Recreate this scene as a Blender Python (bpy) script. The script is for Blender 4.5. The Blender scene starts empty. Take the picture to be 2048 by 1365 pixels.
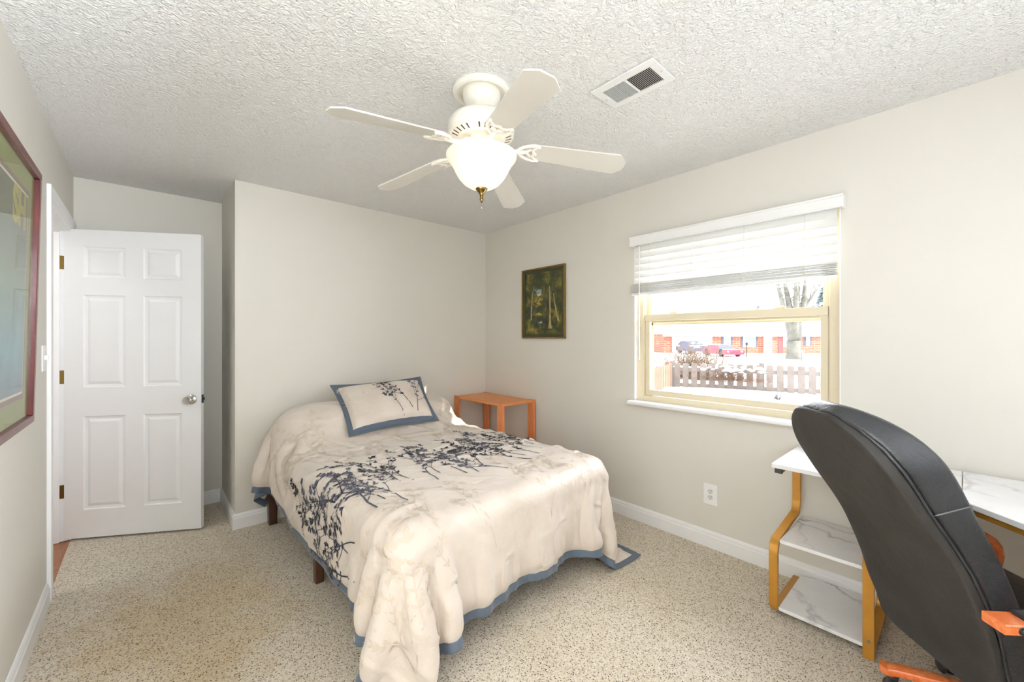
import bpy, bmesh, math, random
import numpy as np
from mathutils import Vector, Matrix, noise as mnoise

S = bpy.context.scene
COL = S.collection
rad = math.radians

# ------------------------------------------------------------------ camera, world, sun, exposure
CAM_H = 1.333
YAW = rad(41.878)
FPX = 812.0
cam_d = bpy.data.cameras.new('camera')
cam_d.sensor_width = 36.0
cam_d.lens = 36.0 * FPX / 2048.0
cam_d.shift_y = -(682.5 - 677.0) / 2048.0
cam_d.clip_start = 0.02
cam_d.clip_end = 400
cam = bpy.data.objects.new('camera', cam_d)
cam.location = (0, 0, CAM_H)
cam.rotation_euler = (rad(90), 0, -YAW)
COL.objects.link(cam)
S.camera = cam

S.view_settings.view_transform = 'Standard'
S.view_settings.look = 'None'
S.view_settings.gamma = 1.0
S.view_settings.use_curve_mapping = False
S.view_settings.exposure = 0.54
S.cycles.use_denoising = True
S.cycles.max_bounces = 10
S.cycles.diffuse_bounces = 6
S.cycles.transparent_max_bounces = 16
S.cycles.sample_clamp_indirect = 6.0
S.cycles.caustics_reflective = False
S.cycles.caustics_refractive = False

W = bpy.data.worlds.new('winter_sky')
S.world = W
W.use_nodes = True
wb = W.node_tree.nodes['Background']
wb.inputs['Color'].default_value = (0.93, 0.965, 1.0, 1)
wb.inputs['Strength'].default_value = 2.1


def light(name, kind, loc, energy, color=(1, 1, 1), rot=None, **kw):
    d = bpy.data.lights.new(name, kind)
    d.energy = energy
    d.color = color
    for k, v in kw.items():
        setattr(d, k, v)
    o = bpy.data.objects.new(name, d)
    o.location = loc
    if rot is not None:
        o.rotation_euler = rot
    COL.objects.link(o)
    return o


sun_dir = Vector((-0.37, 0.92, -0.47)).normalized()       # direction the winter sun travels
sun = light('sun', 'SUN', (20, -30, 20), 5.5, (1.0, 0.95, 0.86), sun_dir.to_track_quat('-Z', 'Y').to_euler(), angle=rad(0.6))

# fill lamp added behind the camera, in front of the closed rear panel
light('rear_fill', 'AREA', (1.25, -0.86, 1.45), 17.0, (0.91, 0.97, 1.08), (rad(78), 0, 0),
      shape='RECTANGLE', size=2.1, size_y=1.3)
# added fill lamp behind the camera, aimed up to bounce off the ceiling
light('ceiling_bounce_fill', 'AREA', (0.30, -0.45, 1.50), 4.5, (0.93, 0.975, 1.03), (rad(180 - 22), 0, rad(-12)), shape='DISK', size=0.45)
light('door_fill', 'AREA', (0.25, -0.55, 1.85), 2.4, (0.93, 0.975, 1.03), (rad(92), 0, rad(4)), shape='DISK', size=0.6, spread=rad(50))  # added narrow fill lamp to brighten the door and alcove
light('hall_fill', 'AREA', (-1.05, 3.25, 2.40), 9.0, (0.96, 0.98, 1.0), (0, rad(25), 0), shape='DISK', size=0.4)  # unseen fill lamp added in the hall to brighten the open door
# main fill lamp, added out of view and bounced off the left wall
light('left_wall_bounce_fill', 'AREA', (0.15, 0.25, 1.30), 78.0, (0.92, 0.975, 1.06), (rad(90), 0, rad(90)), shape='DISK', size=0.4)
# sky light through the visible window
light('window_daylight', 'AREA', (3.75, 0.95, 1.65), 108.0, (0.94, 0.975, 1.03), (rad(83), 0, rad(90)),
      shape='RECTANGLE', size=2.4, size_y=1.6)

# ------------------------------------------------------------------ materials
MATS = {}


def lin(c):
    return tuple(((x / 255.0) / 12.92 if x / 255.0 <= 0.04045 else ((x / 255.0 + 0.055) / 1.055) ** 2.4) for x in c)


class NT:
    def __init__(self, name):
        self.m = bpy.data.materials.new(name)
        self.m.use_nodes = True
        self.t = self.m.node_tree
        self.b = self.t.nodes['Principled BSDF']
        self.out = self.t.nodes['Material Output']

    def n(self, typ, **kw):
        nd = self.t.nodes.new(typ)
        for k, v in kw.items():
            if k.startswith('i_'):
                nd.inputs[k[2:].replace('_', ' ')].default_value = v
            else:
                setattr(nd, k, v)
        return nd

    def l(self, a, b):
        self.t.links.new(a, b)

    def coord(self, kind='Object', scale=(1, 1, 1), rot=(0, 0, 0)):
        tc = self.n('ShaderNodeTexCoord')
        mp = self.n('ShaderNodeMapping')
        mp.inputs['Scale'].default_value = scale
        mp.inputs['Rotation'].default_value = rot
        self.l(tc.outputs[kind], mp.inputs['Vector'])
        return mp.outputs['Vector']

    def ramp(self, fac, stops, interp='LINEAR'):
        r = self.n('ShaderNodeValToRGB')
        r.color_ramp.interpolation = interp
        e = r.color_ramp.elements
        while len(e) < len(stops):
            e.new(0.5)
        for k, (p, c) in enumerate(stops):
            e[k].position = p
            e[k].color = (*c, 1)
        self.l(fac, r.inputs['Fac'])
        return r.outputs['Color']

    def noise(self, vec, scale, detail=4, rough=0.55, dist=0.0):
        nd = self.n('ShaderNodeTexNoise')
        nd.inputs['Scale'].default_value = scale
        nd.inputs['Detail'].default_value = detail
        nd.inputs['Roughness'].default_value = rough
        nd.inputs['Distortion'].default_value = dist
        if vec is not None:
            self.l(vec, nd.inputs['Vector'])
        return nd.outputs['Fac']

    def bump(self, h, strength=0.3, dist=0.01):
        b = self.n('ShaderNodeBump')
        b.inputs['Strength'].default_value = strength
        b.inputs['Distance'].default_value = dist
        self.l(h, b.inputs['Height'])
        self.l(b.outputs['Normal'], self.b.inputs['Normal'])
        return b

    def mix(self, f, a, b, mode='MIX'):
        nd = self.n('ShaderNodeMix')
        nd.data_type = 'RGBA'
        nd.blend_type = mode
        if isinstance(f, (int, float)):
            nd.inputs[0].default_value = f
        else:
            self.l(f, nd.inputs[0])
        for s, v in ((6, a), (7, b)):
            if isinstance(v, tuple):
                nd.inputs[s].default_value = (*v[:3], 1)
            else:
                self.l(v, nd.inputs[s])
        return nd.outputs[2]


def mat(name, color, rough=0.5, metal=0.0, spec=0.5, bump=None, var=0.0, vscale=8.0, coat=0.0, sheen=0.0):
    if name in MATS:
        return MATS[name]
    t = NT(name)
    b = t.b
    b.inputs['Roughness'].default_value = rough
    b.inputs['Metallic'].default_value = metal
    b.inputs['Specular IOR Level'].default_value = spec
    b.inputs['Coat Weight'].default_value = coat
    b.inputs['Sheen Weight'].default_value = sheen
    v = t.coord('Object')
    nz = t.noise(v, vscale, 5)
    lo = tuple(max(0, c * (1 - var)) for c in color)
    hi = tuple(min(1, c * (1 + var)) for c in color)
    t.l(t.ramp(nz, [(0.3, lo), (0.7, hi)]), b.inputs['Base Color'])
    if bump:
        t.bump(t.noise(v, bump[0], 3), bump[1], bump[2])
    MATS[name] = t.m
    return t.m


WHITE_TRIM = mat('white_trim_paint', (0.87, 0.87, 0.87), 0.35, var=0.01)
DOOR_WHITE = mat('white_door_paint', (0.82, 0.825, 0.83), 0.38, bump=(60, 0.05, 0.002), var=0.01)
VINYL = mat('beige_window_vinyl', lin((214, 203, 176)), 0.35, var=0.01)
BLIND = None
BRASS = mat('aged_brass', lin((122, 100, 54)), 0.3, 1.0, var=0.1)
NICKEL = mat('satin_nickel', (0.62, 0.60, 0.57), 0.22, 1.0)
DARK_METAL = mat('dark_metal', (0.05, 0.05, 0.055), 0.4, 0.6)
GOLD = mat('gold_painted_metal', lin((178, 126, 46)), 0.38, 0.35, var=0.06, vscale=20)
BLACK_PLASTIC = mat('black_plastic', (0.02, 0.02, 0.022), 0.4)
FAN_WHITE = mat('fan_cream_enamel', lin((240, 237, 227)), 0.3, var=0.015)
BLADE_CREAM = mat('fan_blade_cream', lin((212, 208, 199)), 0.4, var=0.02, vscale=4)
BLUE_TRIM = mat('slate_blue_fabric', lin((78, 90, 104)), 0.7, bump=(300, 0.15, 0.001), var=0.06, sheen=0.2)
CAST_IRON_TRIM = mat('fabric_lining_grey', lin((96, 104, 112)), 0.8, var=0.05)
PRINT_BLACK = mat('printed_black_ink', lin((34, 36, 46)), 0.65)
PRINT_SLATE = mat('printed_slate_ink', lin((76, 78, 94)), 0.65)
PRINT_TAN = mat('printed_tan_ink', lin((206, 192, 176)), 0.5)
BED_WOOD = None


def mk_wall(name, color):
    t = NT(name)
    v = t.coord('Object')
    n1 = t.noise(v, 1.3, 3)
    c = t.ramp(n1, [(0.3, tuple(x * 0.985 for x in color)), (0.7, tuple(min(1, x * 1.015) for x in color))])
    t.l(c, t.b.inputs['Base Color'])
    t.b.inputs['Roughness'].default_value = 0.62
    t.b.inputs['Specular IOR Level'].default_value = 0.35
    t.bump(t.noise(v, 90, 3, 0.6), 0.10, 0.003)
    return t.m


WALL = mk_wall('greige_wall_paint', (0.70, 0.675, 0.615))


def mk_ceiling():
    t = NT('textured_white_ceiling')
    v = t.coord('Object')
    n1 = t.noise(v, 42, 3, 0.55, 1.7)
    n2 = t.noise(v, 70, 2, 0.5, 0.6)
    mx = t.n('ShaderNodeMath', operation='MULTIPLY_ADD')
    t.l(n2, mx.inputs[0])
    mx.inputs[1].default_value = 0.35
    t.l(n1, mx.inputs[2])
    t.b.inputs['Base Color'].default_value = (0.88, 0.878, 0.868, 1)
    t.b.inputs['Roughness'].default_value = 0.7
    t.bump(mx.outputs[0], 1.0, 0.016)
    return t.m


def mk_carpet():
    t = NT('speckled_beige_carpet')
    v = t.coord('Object')
    # tuft jitter
    vo = t.n('ShaderNodeTexVoronoi')
    vo.inputs['Scale'].default_value = 210
    t.l(v, vo.inputs['Vector'])
    sep = t.n('ShaderNodeSeparateColor')
    t.l(vo.outputs['Color'], sep.inputs['Color'])
    base = t.ramp(sep.outputs[0], [(0.0, lin((140, 126, 108))), (0.06, lin((168, 154, 134))), (0.14, lin((198, 185, 164))),
                                   (0.35, lin((209, 198, 179))), (0.7, lin((219, 210, 194))), (1.0, lin((228, 222, 210)))], 'LINEAR')
    # small dark flecks of their own
    v2 = t.n('ShaderNodeTexVoronoi')
    v2.inputs['Scale'].default_value = 135
    t.l(v, v2.inputs['Vector'])
    sep2 = t.n('ShaderNodeSeparateColor')
    t.l(v2.outputs['Color'], sep2.inputs['Color'])
    gt = t.n('ShaderNodeMath', operation='GREATER_THAN')
    t.l(sep2.outputs[1], gt.inputs[0])
    gt.inputs[1].default_value = 0.70
    lt = t.n('ShaderNodeMath', operation='LESS_THAN')
    t.l(v2.outputs['Distance'], lt.inputs[0])
    lt.inputs[1].default_value = 0.34
    mu = t.n('ShaderNodeMath', operation='MULTIPLY')
    t.l(gt.outputs[0], mu.inputs[0])
    t.l(lt.outputs[0], mu.inputs[1])
    c = t.mix(mu.outputs[0], base, lin((62, 53, 45)))
    # worn / soiled patches
    big = t.noise(v, 1.7, 4, 0.6)
    stain = t.ramp(big, [(0.35, (1, 1, 1)), (0.62, (0.94, 0.915, 0.87)), (0.75, (0.87, 0.82, 0.74))])
    c = t.mix(1.0, c, stain, 'MULTIPLY')
    # brownish soil trodden in on the way from the doorway
    ad = t.n('ShaderNodeVectorMath', operation='MULTIPLY_ADD')
    t.l(v, ad.inputs[0])
    ad.inputs[1].default_value = (1 / 1.1, 1 / 1.5, 0)
    ad.inputs[2].default_value = (1.0 / 1.1, -0.75 / 1.5, 0)
    ln = t.n('ShaderNodeVectorMath', operation='LENGTH')
    t.l(ad.outputs[0], ln.inputs[0])
    sm = t.n('ShaderNodeMath', operation='MULTIPLY_ADD')
    t.l(t.noise(v, 2.6, 4, 0.65), sm.inputs[0])
    sm.inputs[1].default_value = 1.0
    t.l(ln.outputs['Value'], sm.inputs[2])
    soil = t.ramp(sm.outputs[0], [(0.7, (0.88, 0.81, 0.68)), (1.5, (1, 1, 1))])
    c = t.mix(1.0, c, soil, 'MULTIPLY')
    t.l(c, t.b.inputs['Base Color'])
    t.b.inputs['Roughness'].default_value = 0.95
    t.b.inputs['Specular IOR Level'].default_value = 0.1
    t.b.inputs['Sheen Weight'].default_value = 0.15
    t.bump(t.noise(v, 230, 3, 0.7), 0.6, 0.006)
    return t.m


def mk_wood(name, c0, c1, c2, scale=(1, 1, 1), rough=0.4, rings=5.0, coat=0.0):
    t = NT(name)
    v = t.coord('Object', scale)
    n1 = t.noise(v, rings, 5, 0.6, 1.2)
    n2 = t.noise(v, rings * 9, 3, 0.6, 0.3)
    c = t.ramp(n1, [(0.3, c0), (0.5, c1), (0.7, c2)])
    c = t.mix(0.25, c, t.ramp(n2, [(0.3, c0), (0.7, c2)]))
    t.l(c, t.b.inputs['Base Color'])
    t.b.inputs['Roughness'].default_value = rough
    t.b.inputs['Coat Weight'].default_value = coat
    return t.m


BED_WOOD = mk_wood('dark_espresso_wood', lin((48, 28, 18)), lin((66, 40, 26)), lin((84, 54, 36)), (14, 14, 1.2), 0.35)
PINE = mk_wood('orange_pine_wood', lin((190, 112, 58)), lin((214, 136, 76)), lin((228, 158, 96)), (3, 14, 14), 0.42)
PINE_V = mk_wood('orange_pine_upright', lin((194, 110, 62)), lin((212, 130, 78)), lin((226, 150, 98)), (14, 14, 1.4), 0.42)
ARM_WOOD = mk_wood('orange_lacquered_wood', lin((196, 92, 40)), lin((222, 116, 60)), lin((236, 142, 84)), (6, 6, 6), 0.25, 4, 0.4)
HALL_WOOD = mk_wood('hall_wood_floor', lin((136, 84, 52)), lin((160, 102, 66)), lin((178, 120, 82)), (14, 1.5, 14), 0.35)
FRAME_RED = mk_wood('cherry_red_frame', lin((62, 20, 20)), lin((96, 32, 32)), lin((124, 46, 44)), (8, 8, 1.4), 0.3, 5, 0.15)


def mk_marble():
    t = NT('white_marble_laminate')
    v = t.coord('Object', (1, 1, 1), (0.0, 0.0, 0.6))
    nz = t.n('ShaderNodeTexNoise')
    nz.inputs['Scale'].default_value = 3.0
    nz.inputs['Detail'].default_value = 5
    t.l(v, nz.inputs['Vector'])
    add = t.n('ShaderNodeVectorMath', operation='MULTIPLY_ADD')
    t.l(nz.outputs['Color'], add.inputs[0])
    add.inputs[1].default_value = (0.45, 0.45, 0.45)
    t.l(v, add.inputs[2])
    vo = t.n('ShaderNodeTexVoronoi')
    vo.feature = 'DISTANCE_TO_EDGE'
    vo.inputs['Scale'].default_value = 3.1
    t.l(add.outputs[0], vo.inputs['Vector'])
    gate = t.noise(v, 2.2, 2)
    g = t.ramp(gate, [(0.42, (0, 0, 0)), (0.6, (1, 1, 1))])
    vein = t.ramp(vo.outputs['Distance'], [(0.0, lin((150, 152, 156))), (0.012, lin((196, 198, 200))), (0.04, lin((240, 240, 241)))])
    c = t.mix(g, lin((240, 240, 241)), vein)
    fine = t.ramp(t.noise(v, 5, 4, 0.6, 1.0), [(0.3, (0.93, 0.93, 0.94)), (0.55, (1, 1, 1))])
    c = t.mix(1.0, c, fine, 'MULTIPLY')
    t.l(c, t.b.inputs['Base Color'])
    t.b.inputs['Roughness'].default_value = 0.3
    return t.m


MARBLE = mk_marble()


def mk_fabric():
    t = NT('champagne_satin_fabric')
    v = t.coord('Object')
    t.l(t.ramp(t.noise(v, 5, 4), [(0.3, lin((208, 195, 182))), (0.7, lin((219, 208, 197)))]), t.b.inputs['Base Color'])
    t.b.inputs['Roughness'].default_value = 0.42
    t.b.inputs['Specular IOR Level'].default_value = 0.45
    t.b.inputs['Sheen Weight'].default_value = 0.25
    n1 = t.noise(v, 7, 5, 0.6, 0.5)
    n2 = t.noise(v, 30, 3, 0.6, 0.4)
    mx = t.n('ShaderNodeMath', operation='MULTIPLY_ADD')
    t.l(n2, mx.inputs[0])
    mx.inputs[1].default_value = 0.22
    t.l(n1, mx.inputs[2])
    t.bump(mx.outputs[0], 0.35, 0.02)
    return t.m


SATIN = mk_fabric()


def mk_leather(name, c0, c1, rough, bumps=0.35):
    t = NT(name)
    v = t.coord('Object')
    t.l(t.ramp(t.noise(v, 7, 5), [(0.3, c0), (0.7, c1)]), t.b.inputs['Base Color'])
    t.b.inputs['Roughness'].default_value = rough
    n1 = t.noise(v, 260, 2)
    n2 = t.noise(v, 11, 4, 0.6, 1.0)
    mx = t.n('ShaderNodeMath', operation='MULTIPLY_ADD')
    t.l(n2, mx.inputs[0])
    mx.inputs[1].default_value = 4.0
    t.l(n1, mx.inputs[2])
    t.bump(mx.outputs[0], bumps, 0.0035)
    return t.m


LEATHER = mk_leather('black_leather', (0.016, 0.017, 0.019), (0.026, 0.027, 0.03), 0.33)
VINYL_BACK = mk_leather('charcoal_vinyl_backing', (0.024, 0.022, 0.020), (0.033, 0.030, 0.027), 0.6, 0.2)
VINYL_BACK.node_tree.nodes['Principled BSDF'].inputs['Specular IOR Level'].default_value = 0.28


def mk_glass(name, tint=(1, 1, 1), refl=0.06):
    m = bpy.data.materials.new(name)
    m.use_nodes = True
    t = m.node_tree
    t.nodes.remove(t.nodes['Principled BSDF'])
    tr = t.nodes.new('ShaderNodeBsdfTransparent')
    tr.inputs['Color'].default_value = (*tint, 1)
    gl = t.nodes.new('ShaderNodeBsdfGlossy')
    gl.inputs['Roughness'].default_value = 0.02
    fc = t.nodes.new('ShaderNodeLayerWeight')
    pw = t.nodes.new('ShaderNodeMath')
    pw.operation = 'POWER'
    t.links.new(fc.outputs['Facing'], pw.inputs[0])
    pw.inputs[1].default_value = 5.0
    lw = t.nodes.new('ShaderNodeMath')
    lw.operation = 'MULTIPLY_ADD'
    t.links.new(pw.outputs[0], lw.inputs[0])
    lw.inputs[1].default_value = 0.5
    lw.inputs[2].default_value = 0.035
    mx = t.nodes.new('ShaderNodeMixShader')
    t.links.new(lw.outputs[0], mx.inputs[0])
    t.links.new(tr.outputs[0], mx.inputs[1])
    t.links.new(gl.outputs[0], mx.inputs[2])
    t.links.new(mx.outputs[0], t.nodes['Material Output'].inputs['Surface'])
    return m


GLASS = mk_glass('window_glass')
FRAME_GLASS = mk_glass('picture_glass')


def mk_translucent(name, color, trans=0.5, rough=0.5):
    m = bpy.data.materials.new(name)
    m.use_nodes = True
    t = m.node_tree
    b = t.nodes['Principled BSDF']
    b.inputs['Base Color'].default_value = (*color, 1)
    b.inputs['Roughness'].default_value = rough
    tl = t.nodes.new('ShaderNodeBsdfTranslucent')
    tl.inputs['Color'].default_value = (*color, 1)
    mx = t.nodes.new('ShaderNodeMixShader')
    mx.inputs[0].default_value = trans
    t.links.new(b.outputs[0], mx.inputs[1])
    t.links.new(tl.outputs[0], mx.inputs[2])
    t.links.new(mx.outputs[0], t.nodes['Material Output'].inputs['Surface'])
    return m


BLIND = mk_translucent('white_blind_vinyl', (0.88, 0.88, 0.86), 0.15, 0.4)


def mk_bowl():
    m = mk_translucent('frosted_white_glass', (0.93, 0.91, 0.87), 0.55, 0.25)
    b = m.node_tree.nodes['Principled BSDF']
    b.inputs['Emission Color'].default_value = (1.0, 0.93, 0.82, 1)
    b.inputs['Emission Strength'].default_value = 0.06
    return m


BOWL = mk_bowl()
SNOW = mat('fresh_snow', (0.88, 0.90, 0.93), 0.8, bump=(3, 0.3, 0.05), var=0.01)


# ------------------------------------------------------------------ mesh helpers
ORIGIN = {}


def bm_box(bm, x0, x1, y0, y1, z0, z1, bevel=0.0, seg=2, xf=None):
    vs = [bm.verts.new(p) for p in ((x0, y0, z0), (x1, y0, z0), (x1, y1, z0), (x0, y1, z0),
                                    (x0, y0, z1), (x1, y0, z1), (x1, y1, z1), (x0, y1, z1))]
    fs = [bm.faces.new([vs[i] for i in q]) for q in ((3, 2, 1, 0), (4, 5, 6, 7), (0, 1, 5, 4), (1, 2, 6, 5), (2, 3, 7, 6), (3, 0, 4, 7))]
    allv = vs
    if bevel > 0:
        es = list({e for f in fs for e in f.edges})
        r = bmesh.ops.bevel(bm, geom=es, offset=bevel, segments=seg, profile=0.5, affect='EDGES', clamp_overlap=True)
        allv = list({v for f in r['faces'] for v in f.verts} | {v for v in vs if v.is_valid})
    if xf is not None:
        for v in allv:
            v.co = xf @ v.co
    return allv


def bm_tube(bm, path, r, seg=10, closed=False, cap=True, flat=None):
    """sweep a circle (or, with flat=(w, t, up), a flat bar) along a path; r may be a list"""
    P = [Vector(p) for p in path]
    n = len(P)
    R = r if isinstance(r, (list, tuple)) else [r] * n
    rings = []
    prev = None
    for i in range(n):
        if closed:
            tg = (P[(i + 1) % n] - P[(i - 1) % n]).normalized()
        elif i == 0:
            tg = (P[1] - P[0]).normalized()
        elif i == n - 1:
            tg = (P[-1] - P[-2]).normalized()
        else:
            tg = ((P[i + 1] - P[i]).normalized() + (P[i] - P[i - 1]).normalized()).normalized()
        if flat:
            a = Vector(flat[2]).normalized()
            b = tg.cross(a).normalized()
            w, t = flat[0] / 2, flat[1] / 2
            k = 1.0
            if 0 < i < n - 1 and not closed:
                c = (P[i + 1] - P[i]).normalized().dot((P[i] - P[i - 1]).normalized())
                k = 1.0 / max(0.5, math.sqrt(max(0.01, (1 + c) / 2)))
            e = min(0.25 * t, 0.003)
            pts = [(-w + e, -t), (w - e, -t), (w, -t + e), (w, t - e), (w - e, t), (-w + e, t), (-w, t - e), (-w, -t + e)]
            rings.append([bm.verts.new(P[i] + a * x + b * (y * k)) for x, y in pts])
        else:
            if prev is None:
                a = tg.orthogonal().normalized()
            else:
                a = (prev - tg * prev.dot(tg))
                a = a.normalized() if a.length > 1e-6 else tg.orthogonal().normalized()
            prev = a
            b = tg.cross(a)
            rings.append([bm.verts.new(P[i] + (a * math.cos(2 * math.pi * k / seg) + b * math.sin(2 * math.pi * k / seg)) * R[i]) for k in range(seg)])
    m = len(rings[0])
    rng = range(n) if closed else range(n - 1)
    for i in rng:
        A, B = rings[i], rings[(i + 1) % n]
        for k in range(m):
            bm.faces.new((A[k], A[(k + 1) % m], B[(k + 1) % m], B[k]))
    if cap and not closed:
        bm.faces.new(list(reversed(rings[0])))
        bm.faces.new(rings[-1])


def bm_lathe(bm, prof, c, seg=40, axis='Z', cap=True):
    """prof: (radius, height) pairs turned about the vertical (or X) axis through c"""
    c = Vector(c)
    rings = []
    for r, h in prof:
        ring = []
        if r < 1e-5:
            p = Vector((0, 0, h)) if axis == 'Z' else (Vector((h, 0, 0)) if axis == 'X' else Vector((0, h, 0)))
            ring = [bm.verts.new(c + p)]
        else:
            for k in range(seg):
                a = 2 * math.pi * k / seg
                x, y = r * math.cos(a), r * math.sin(a)
                p = Vector((x, y, h)) if axis == 'Z' else (Vector((h, x, y)) if axis == 'X' else Vector((y, h, x)))
                ring.append(bm.verts.new(c + p))
        rings.append(ring)
    for A, B in zip(rings, rings[1:]):
        for k in range(seg):
            k2 = (k + 1) % seg
            if len(A) == 1 and len(B) == 1:
                continue
            if len(A) == 1:
                bm.faces.new((A[0], B[k], B[k2]))
            elif len(B) == 1:
                bm.faces.new((A[k], B[0], A[k2]))
            else:
                bm.faces.new((A[k], B[k], B[k2], A[k2]))
    if cap:
        for ring in (rings[0], rings[-1]):
            if len(ring) > 2:
                try:
                    bm.faces.new(ring)
                except ValueError:
                    pass


def bm_prism(bm, poly, z0, z1, bevel=0.0):
    lo = [bm.verts.new((x, y, z0)) for x, y in poly]
    hi = [bm.verts.new((x, y, z1)) for x, y in poly]
    fs = [bm.faces.new(list(reversed(lo))), bm.faces.new(hi)]
    n = len(poly)
    for k in range(n):
        fs.append(bm.faces.new((lo[k], lo[(k + 1) % n], hi[(k + 1) % n], hi[k])))
    if bevel:
        bmesh.ops.bevel(bm, geom=list({e for f in fs for e in f.edges}), offset=bevel, segments=2, profile=0.5, affect='EDGES')


def bm_blob(bm, c, rx, ry, rz, seg=20, rings=12, jitter=0.0, seed=0):
    r = bmesh.ops.create_uvsphere(bm, u_segments=seg, v_segments=rings, radius=1.0)
    for v in r['verts']:
        k = 1.0
        if jitter:
            k += jitter * mnoise.noise(Vector(v.co) * 1.7 + Vector((seed * 3.1, seed, 0)))
        v.co = Vector((c[0] + v.co.x * rx * k, c[1] + v.co.y * ry * k, c[2] + v.co.z * rz * k))


def link(name, bm, m, parent=None, smooth=None, xf=None, mats=None):
    if xf is not None:
        for v in bm.verts:
            v.co = xf @ v.co
        if xf.determinant() < 0:
            bmesh.ops.reverse_faces(bm, faces=bm.faces)
    bmesh.ops.recalc_face_normals(bm, faces=bm.faces)
    org = Vector(ORIGIN.get(parent.name, (0, 0, 0))) if parent else Vector((0, 0, 0))
    if parent is None:
        # the object's origin sits at the base of its own mesh
        xs = [v.co for v in bm.verts]
        lo = Vector((min(p.x for p in xs), min(p.y for p in xs), min(p.z for p in xs)))
        hi = Vector((max(p.x for p in xs), max(p.y for p in xs), max(p.z for p in xs)))
        org = Vector(((lo.x + hi.x) / 2, (lo.y + hi.y) / 2, lo.z))
    for v in bm.verts:
        v.co -= org
    me = bpy.data.meshes.new(name)
    bm.to_mesh(me)
    bm.free()
    for q in (mats or [m]):
        me.materials.append(q)
    if smooth is not None:
        me.polygons.foreach_set('use_smooth', [True] * len(me.polygons))
        if smooth < 180:
            try:
                me.set_sharp_from_angle(angle=rad(smooth))
            except Exception:
                pass
    o = bpy.data.objects.new(name, me)
    COL.objects.link(o)
    if parent:
        o.parent = parent
    else:
        o.location = org
    ORIGIN[o.name] = tuple(org)
    return o


def tag(o, label, cat, group=None, kind=None):
    o['label'] = label
    o['category'] = cat
    if group:
        o['group'] = group
    if kind:
        o['kind'] = kind
    return o


def thing(name, label, cat, loc, group=None, kind=None):
    o = bpy.data.objects.new(name, None)
    o.empty_display_size = 0.1
    o.location = loc
    COL.objects.link(o)
    ORIGIN[o.name] = tuple(loc)
    return tag(o, label, cat, group, kind)


def B():
    return bmesh.new()


def boxobj(name, m, parent, *dims, bevel=0.0, smooth=None, xf=None):
    bm = B()
    bm_box(bm, *dims, bevel=bevel, xf=xf)
    return link(name, bm, m, parent, smooth)


# ------------------------------------------------------------------ room shell
XL, XR, YB, YA, YR, XA, ZC = -0.38, 2.672, 3.40, 4.07, -0.80, 0.452, 2.44
WY0, WY1, WZ0, WZ1 = 0.43, 1.627, 0.862, 2.03       # window opening in the right wall
DY0, DY1, DZ = 3.135, 3.965, 2.055                   # doorway in the left wall

bm = B()
bm_box(bm, XL - 0.001, XR + 0.001, YR - 0.001, YA + 0.001, -0.12, 0.0)
tag(link('floor', bm, mk_carpet()), 'speckled beige carpet floor of the bedroom', 'floor', kind='structure')
bm = B()
bm_box(bm, XL - 0.15, XR + 0.2, YR - 0.15, YA + 0.15, ZC, ZC + 0.12)
tag(link('ceiling', bm, mk_ceiling()), 'white swirl textured ceiling', 'ceiling', kind='structure')


def wall(name, label, boxes):
    bm = B()
    for d in boxes:
        bm_box(bm, *d)
    return tag(link(name, bm, WALL), label, 'wall', kind='structure')


T = 0.14
wall('wall_right', 'greige wall with the window, right of the bed',
     [(XR, XR + T, YR - 0.12, WY0, -0.12, ZC), (XR, XR + T, WY1, YB + 0.15, -0.12, ZC),
      (XR, XR + T, WY0, WY1, -0.12, WZ0), (XR, XR + T, WY0, WY1, WZ1, ZC)])
wall('wall_back', 'greige wall behind the head of the bed', [(XA, XR, YB, YB + 0.12, -0.12, ZC)])
wall('wall_alcove_side', 'shaded short side wall of the closet alcove', [(XA, XA + 0.12, YB + 0.12, YA, -0.12, ZC)])
wall('wall_alcove', 'greige wall behind the open door', [(XL - 0.12, XA + 0.12, YA, YA + 0.12, -0.12, ZC)])
wall('wall_left', 'greige wall with the doorway and red framed poster',
     [(XL - 0.12, XL, YR - 0.12, DY0, -0.12, ZC), (XL - 0.12, XL, DY1, YA, -0.12, ZC), (XL - 0.12, XL, DY0, DY1, DZ, ZC)])
RX0, RX1, RZ0, RZ1 = 0.2, 2.3, 0.8, 2.1
wall('wall_rear', 'greige wall behind the camera', [(XL, RX0, YR - 0.12, YR, -0.12, ZC), (RX1, XR, YR - 0.12, YR, -0.12, ZC),
                                                   (RX0, RX1, YR - 0.12, YR, -0.12, RZ0), (RX0, RX1, YR - 0.12, YR, RZ1, ZC)])
w2 = thing('added_rear_window', 'unseen white framed window added behind the camera for fill light', 'window', ((RX0 + RX1) / 2, YR - 0.06, RZ0), kind='structure')  # unseen window added to hold the rear fill lamp
bm = B()
for d in ((RX0, RX1, YR - 0.1, YR - 0.04, RZ0, RZ0 + 0.05), (RX0, RX1, YR - 0.1, YR - 0.04, RZ1 - 0.05, RZ1),
          (RX0, RX0 + 0.05, YR - 0.1, YR - 0.04, RZ0 + 0.05, RZ1 - 0.05), (RX1 - 0.05, RX1, YR - 0.1, YR - 0.04, RZ0 + 0.05, RZ1 - 0.05)):
    bm_box(bm, *d)
link('window_frame', bm, VINYL, w2)
bm = B()
bm_box(bm, RX0 + 0.01, RX1 - 0.01, YR - 0.115, YR - 0.108, RZ0 + 0.01, RZ1 - 0.01)
link('sun_block_panel', bm, mat('white_sun_block', (0.8, 0.79, 0.77), 0.8), w2)  # closed opaque panel added to keep the sun out of this opening


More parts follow.
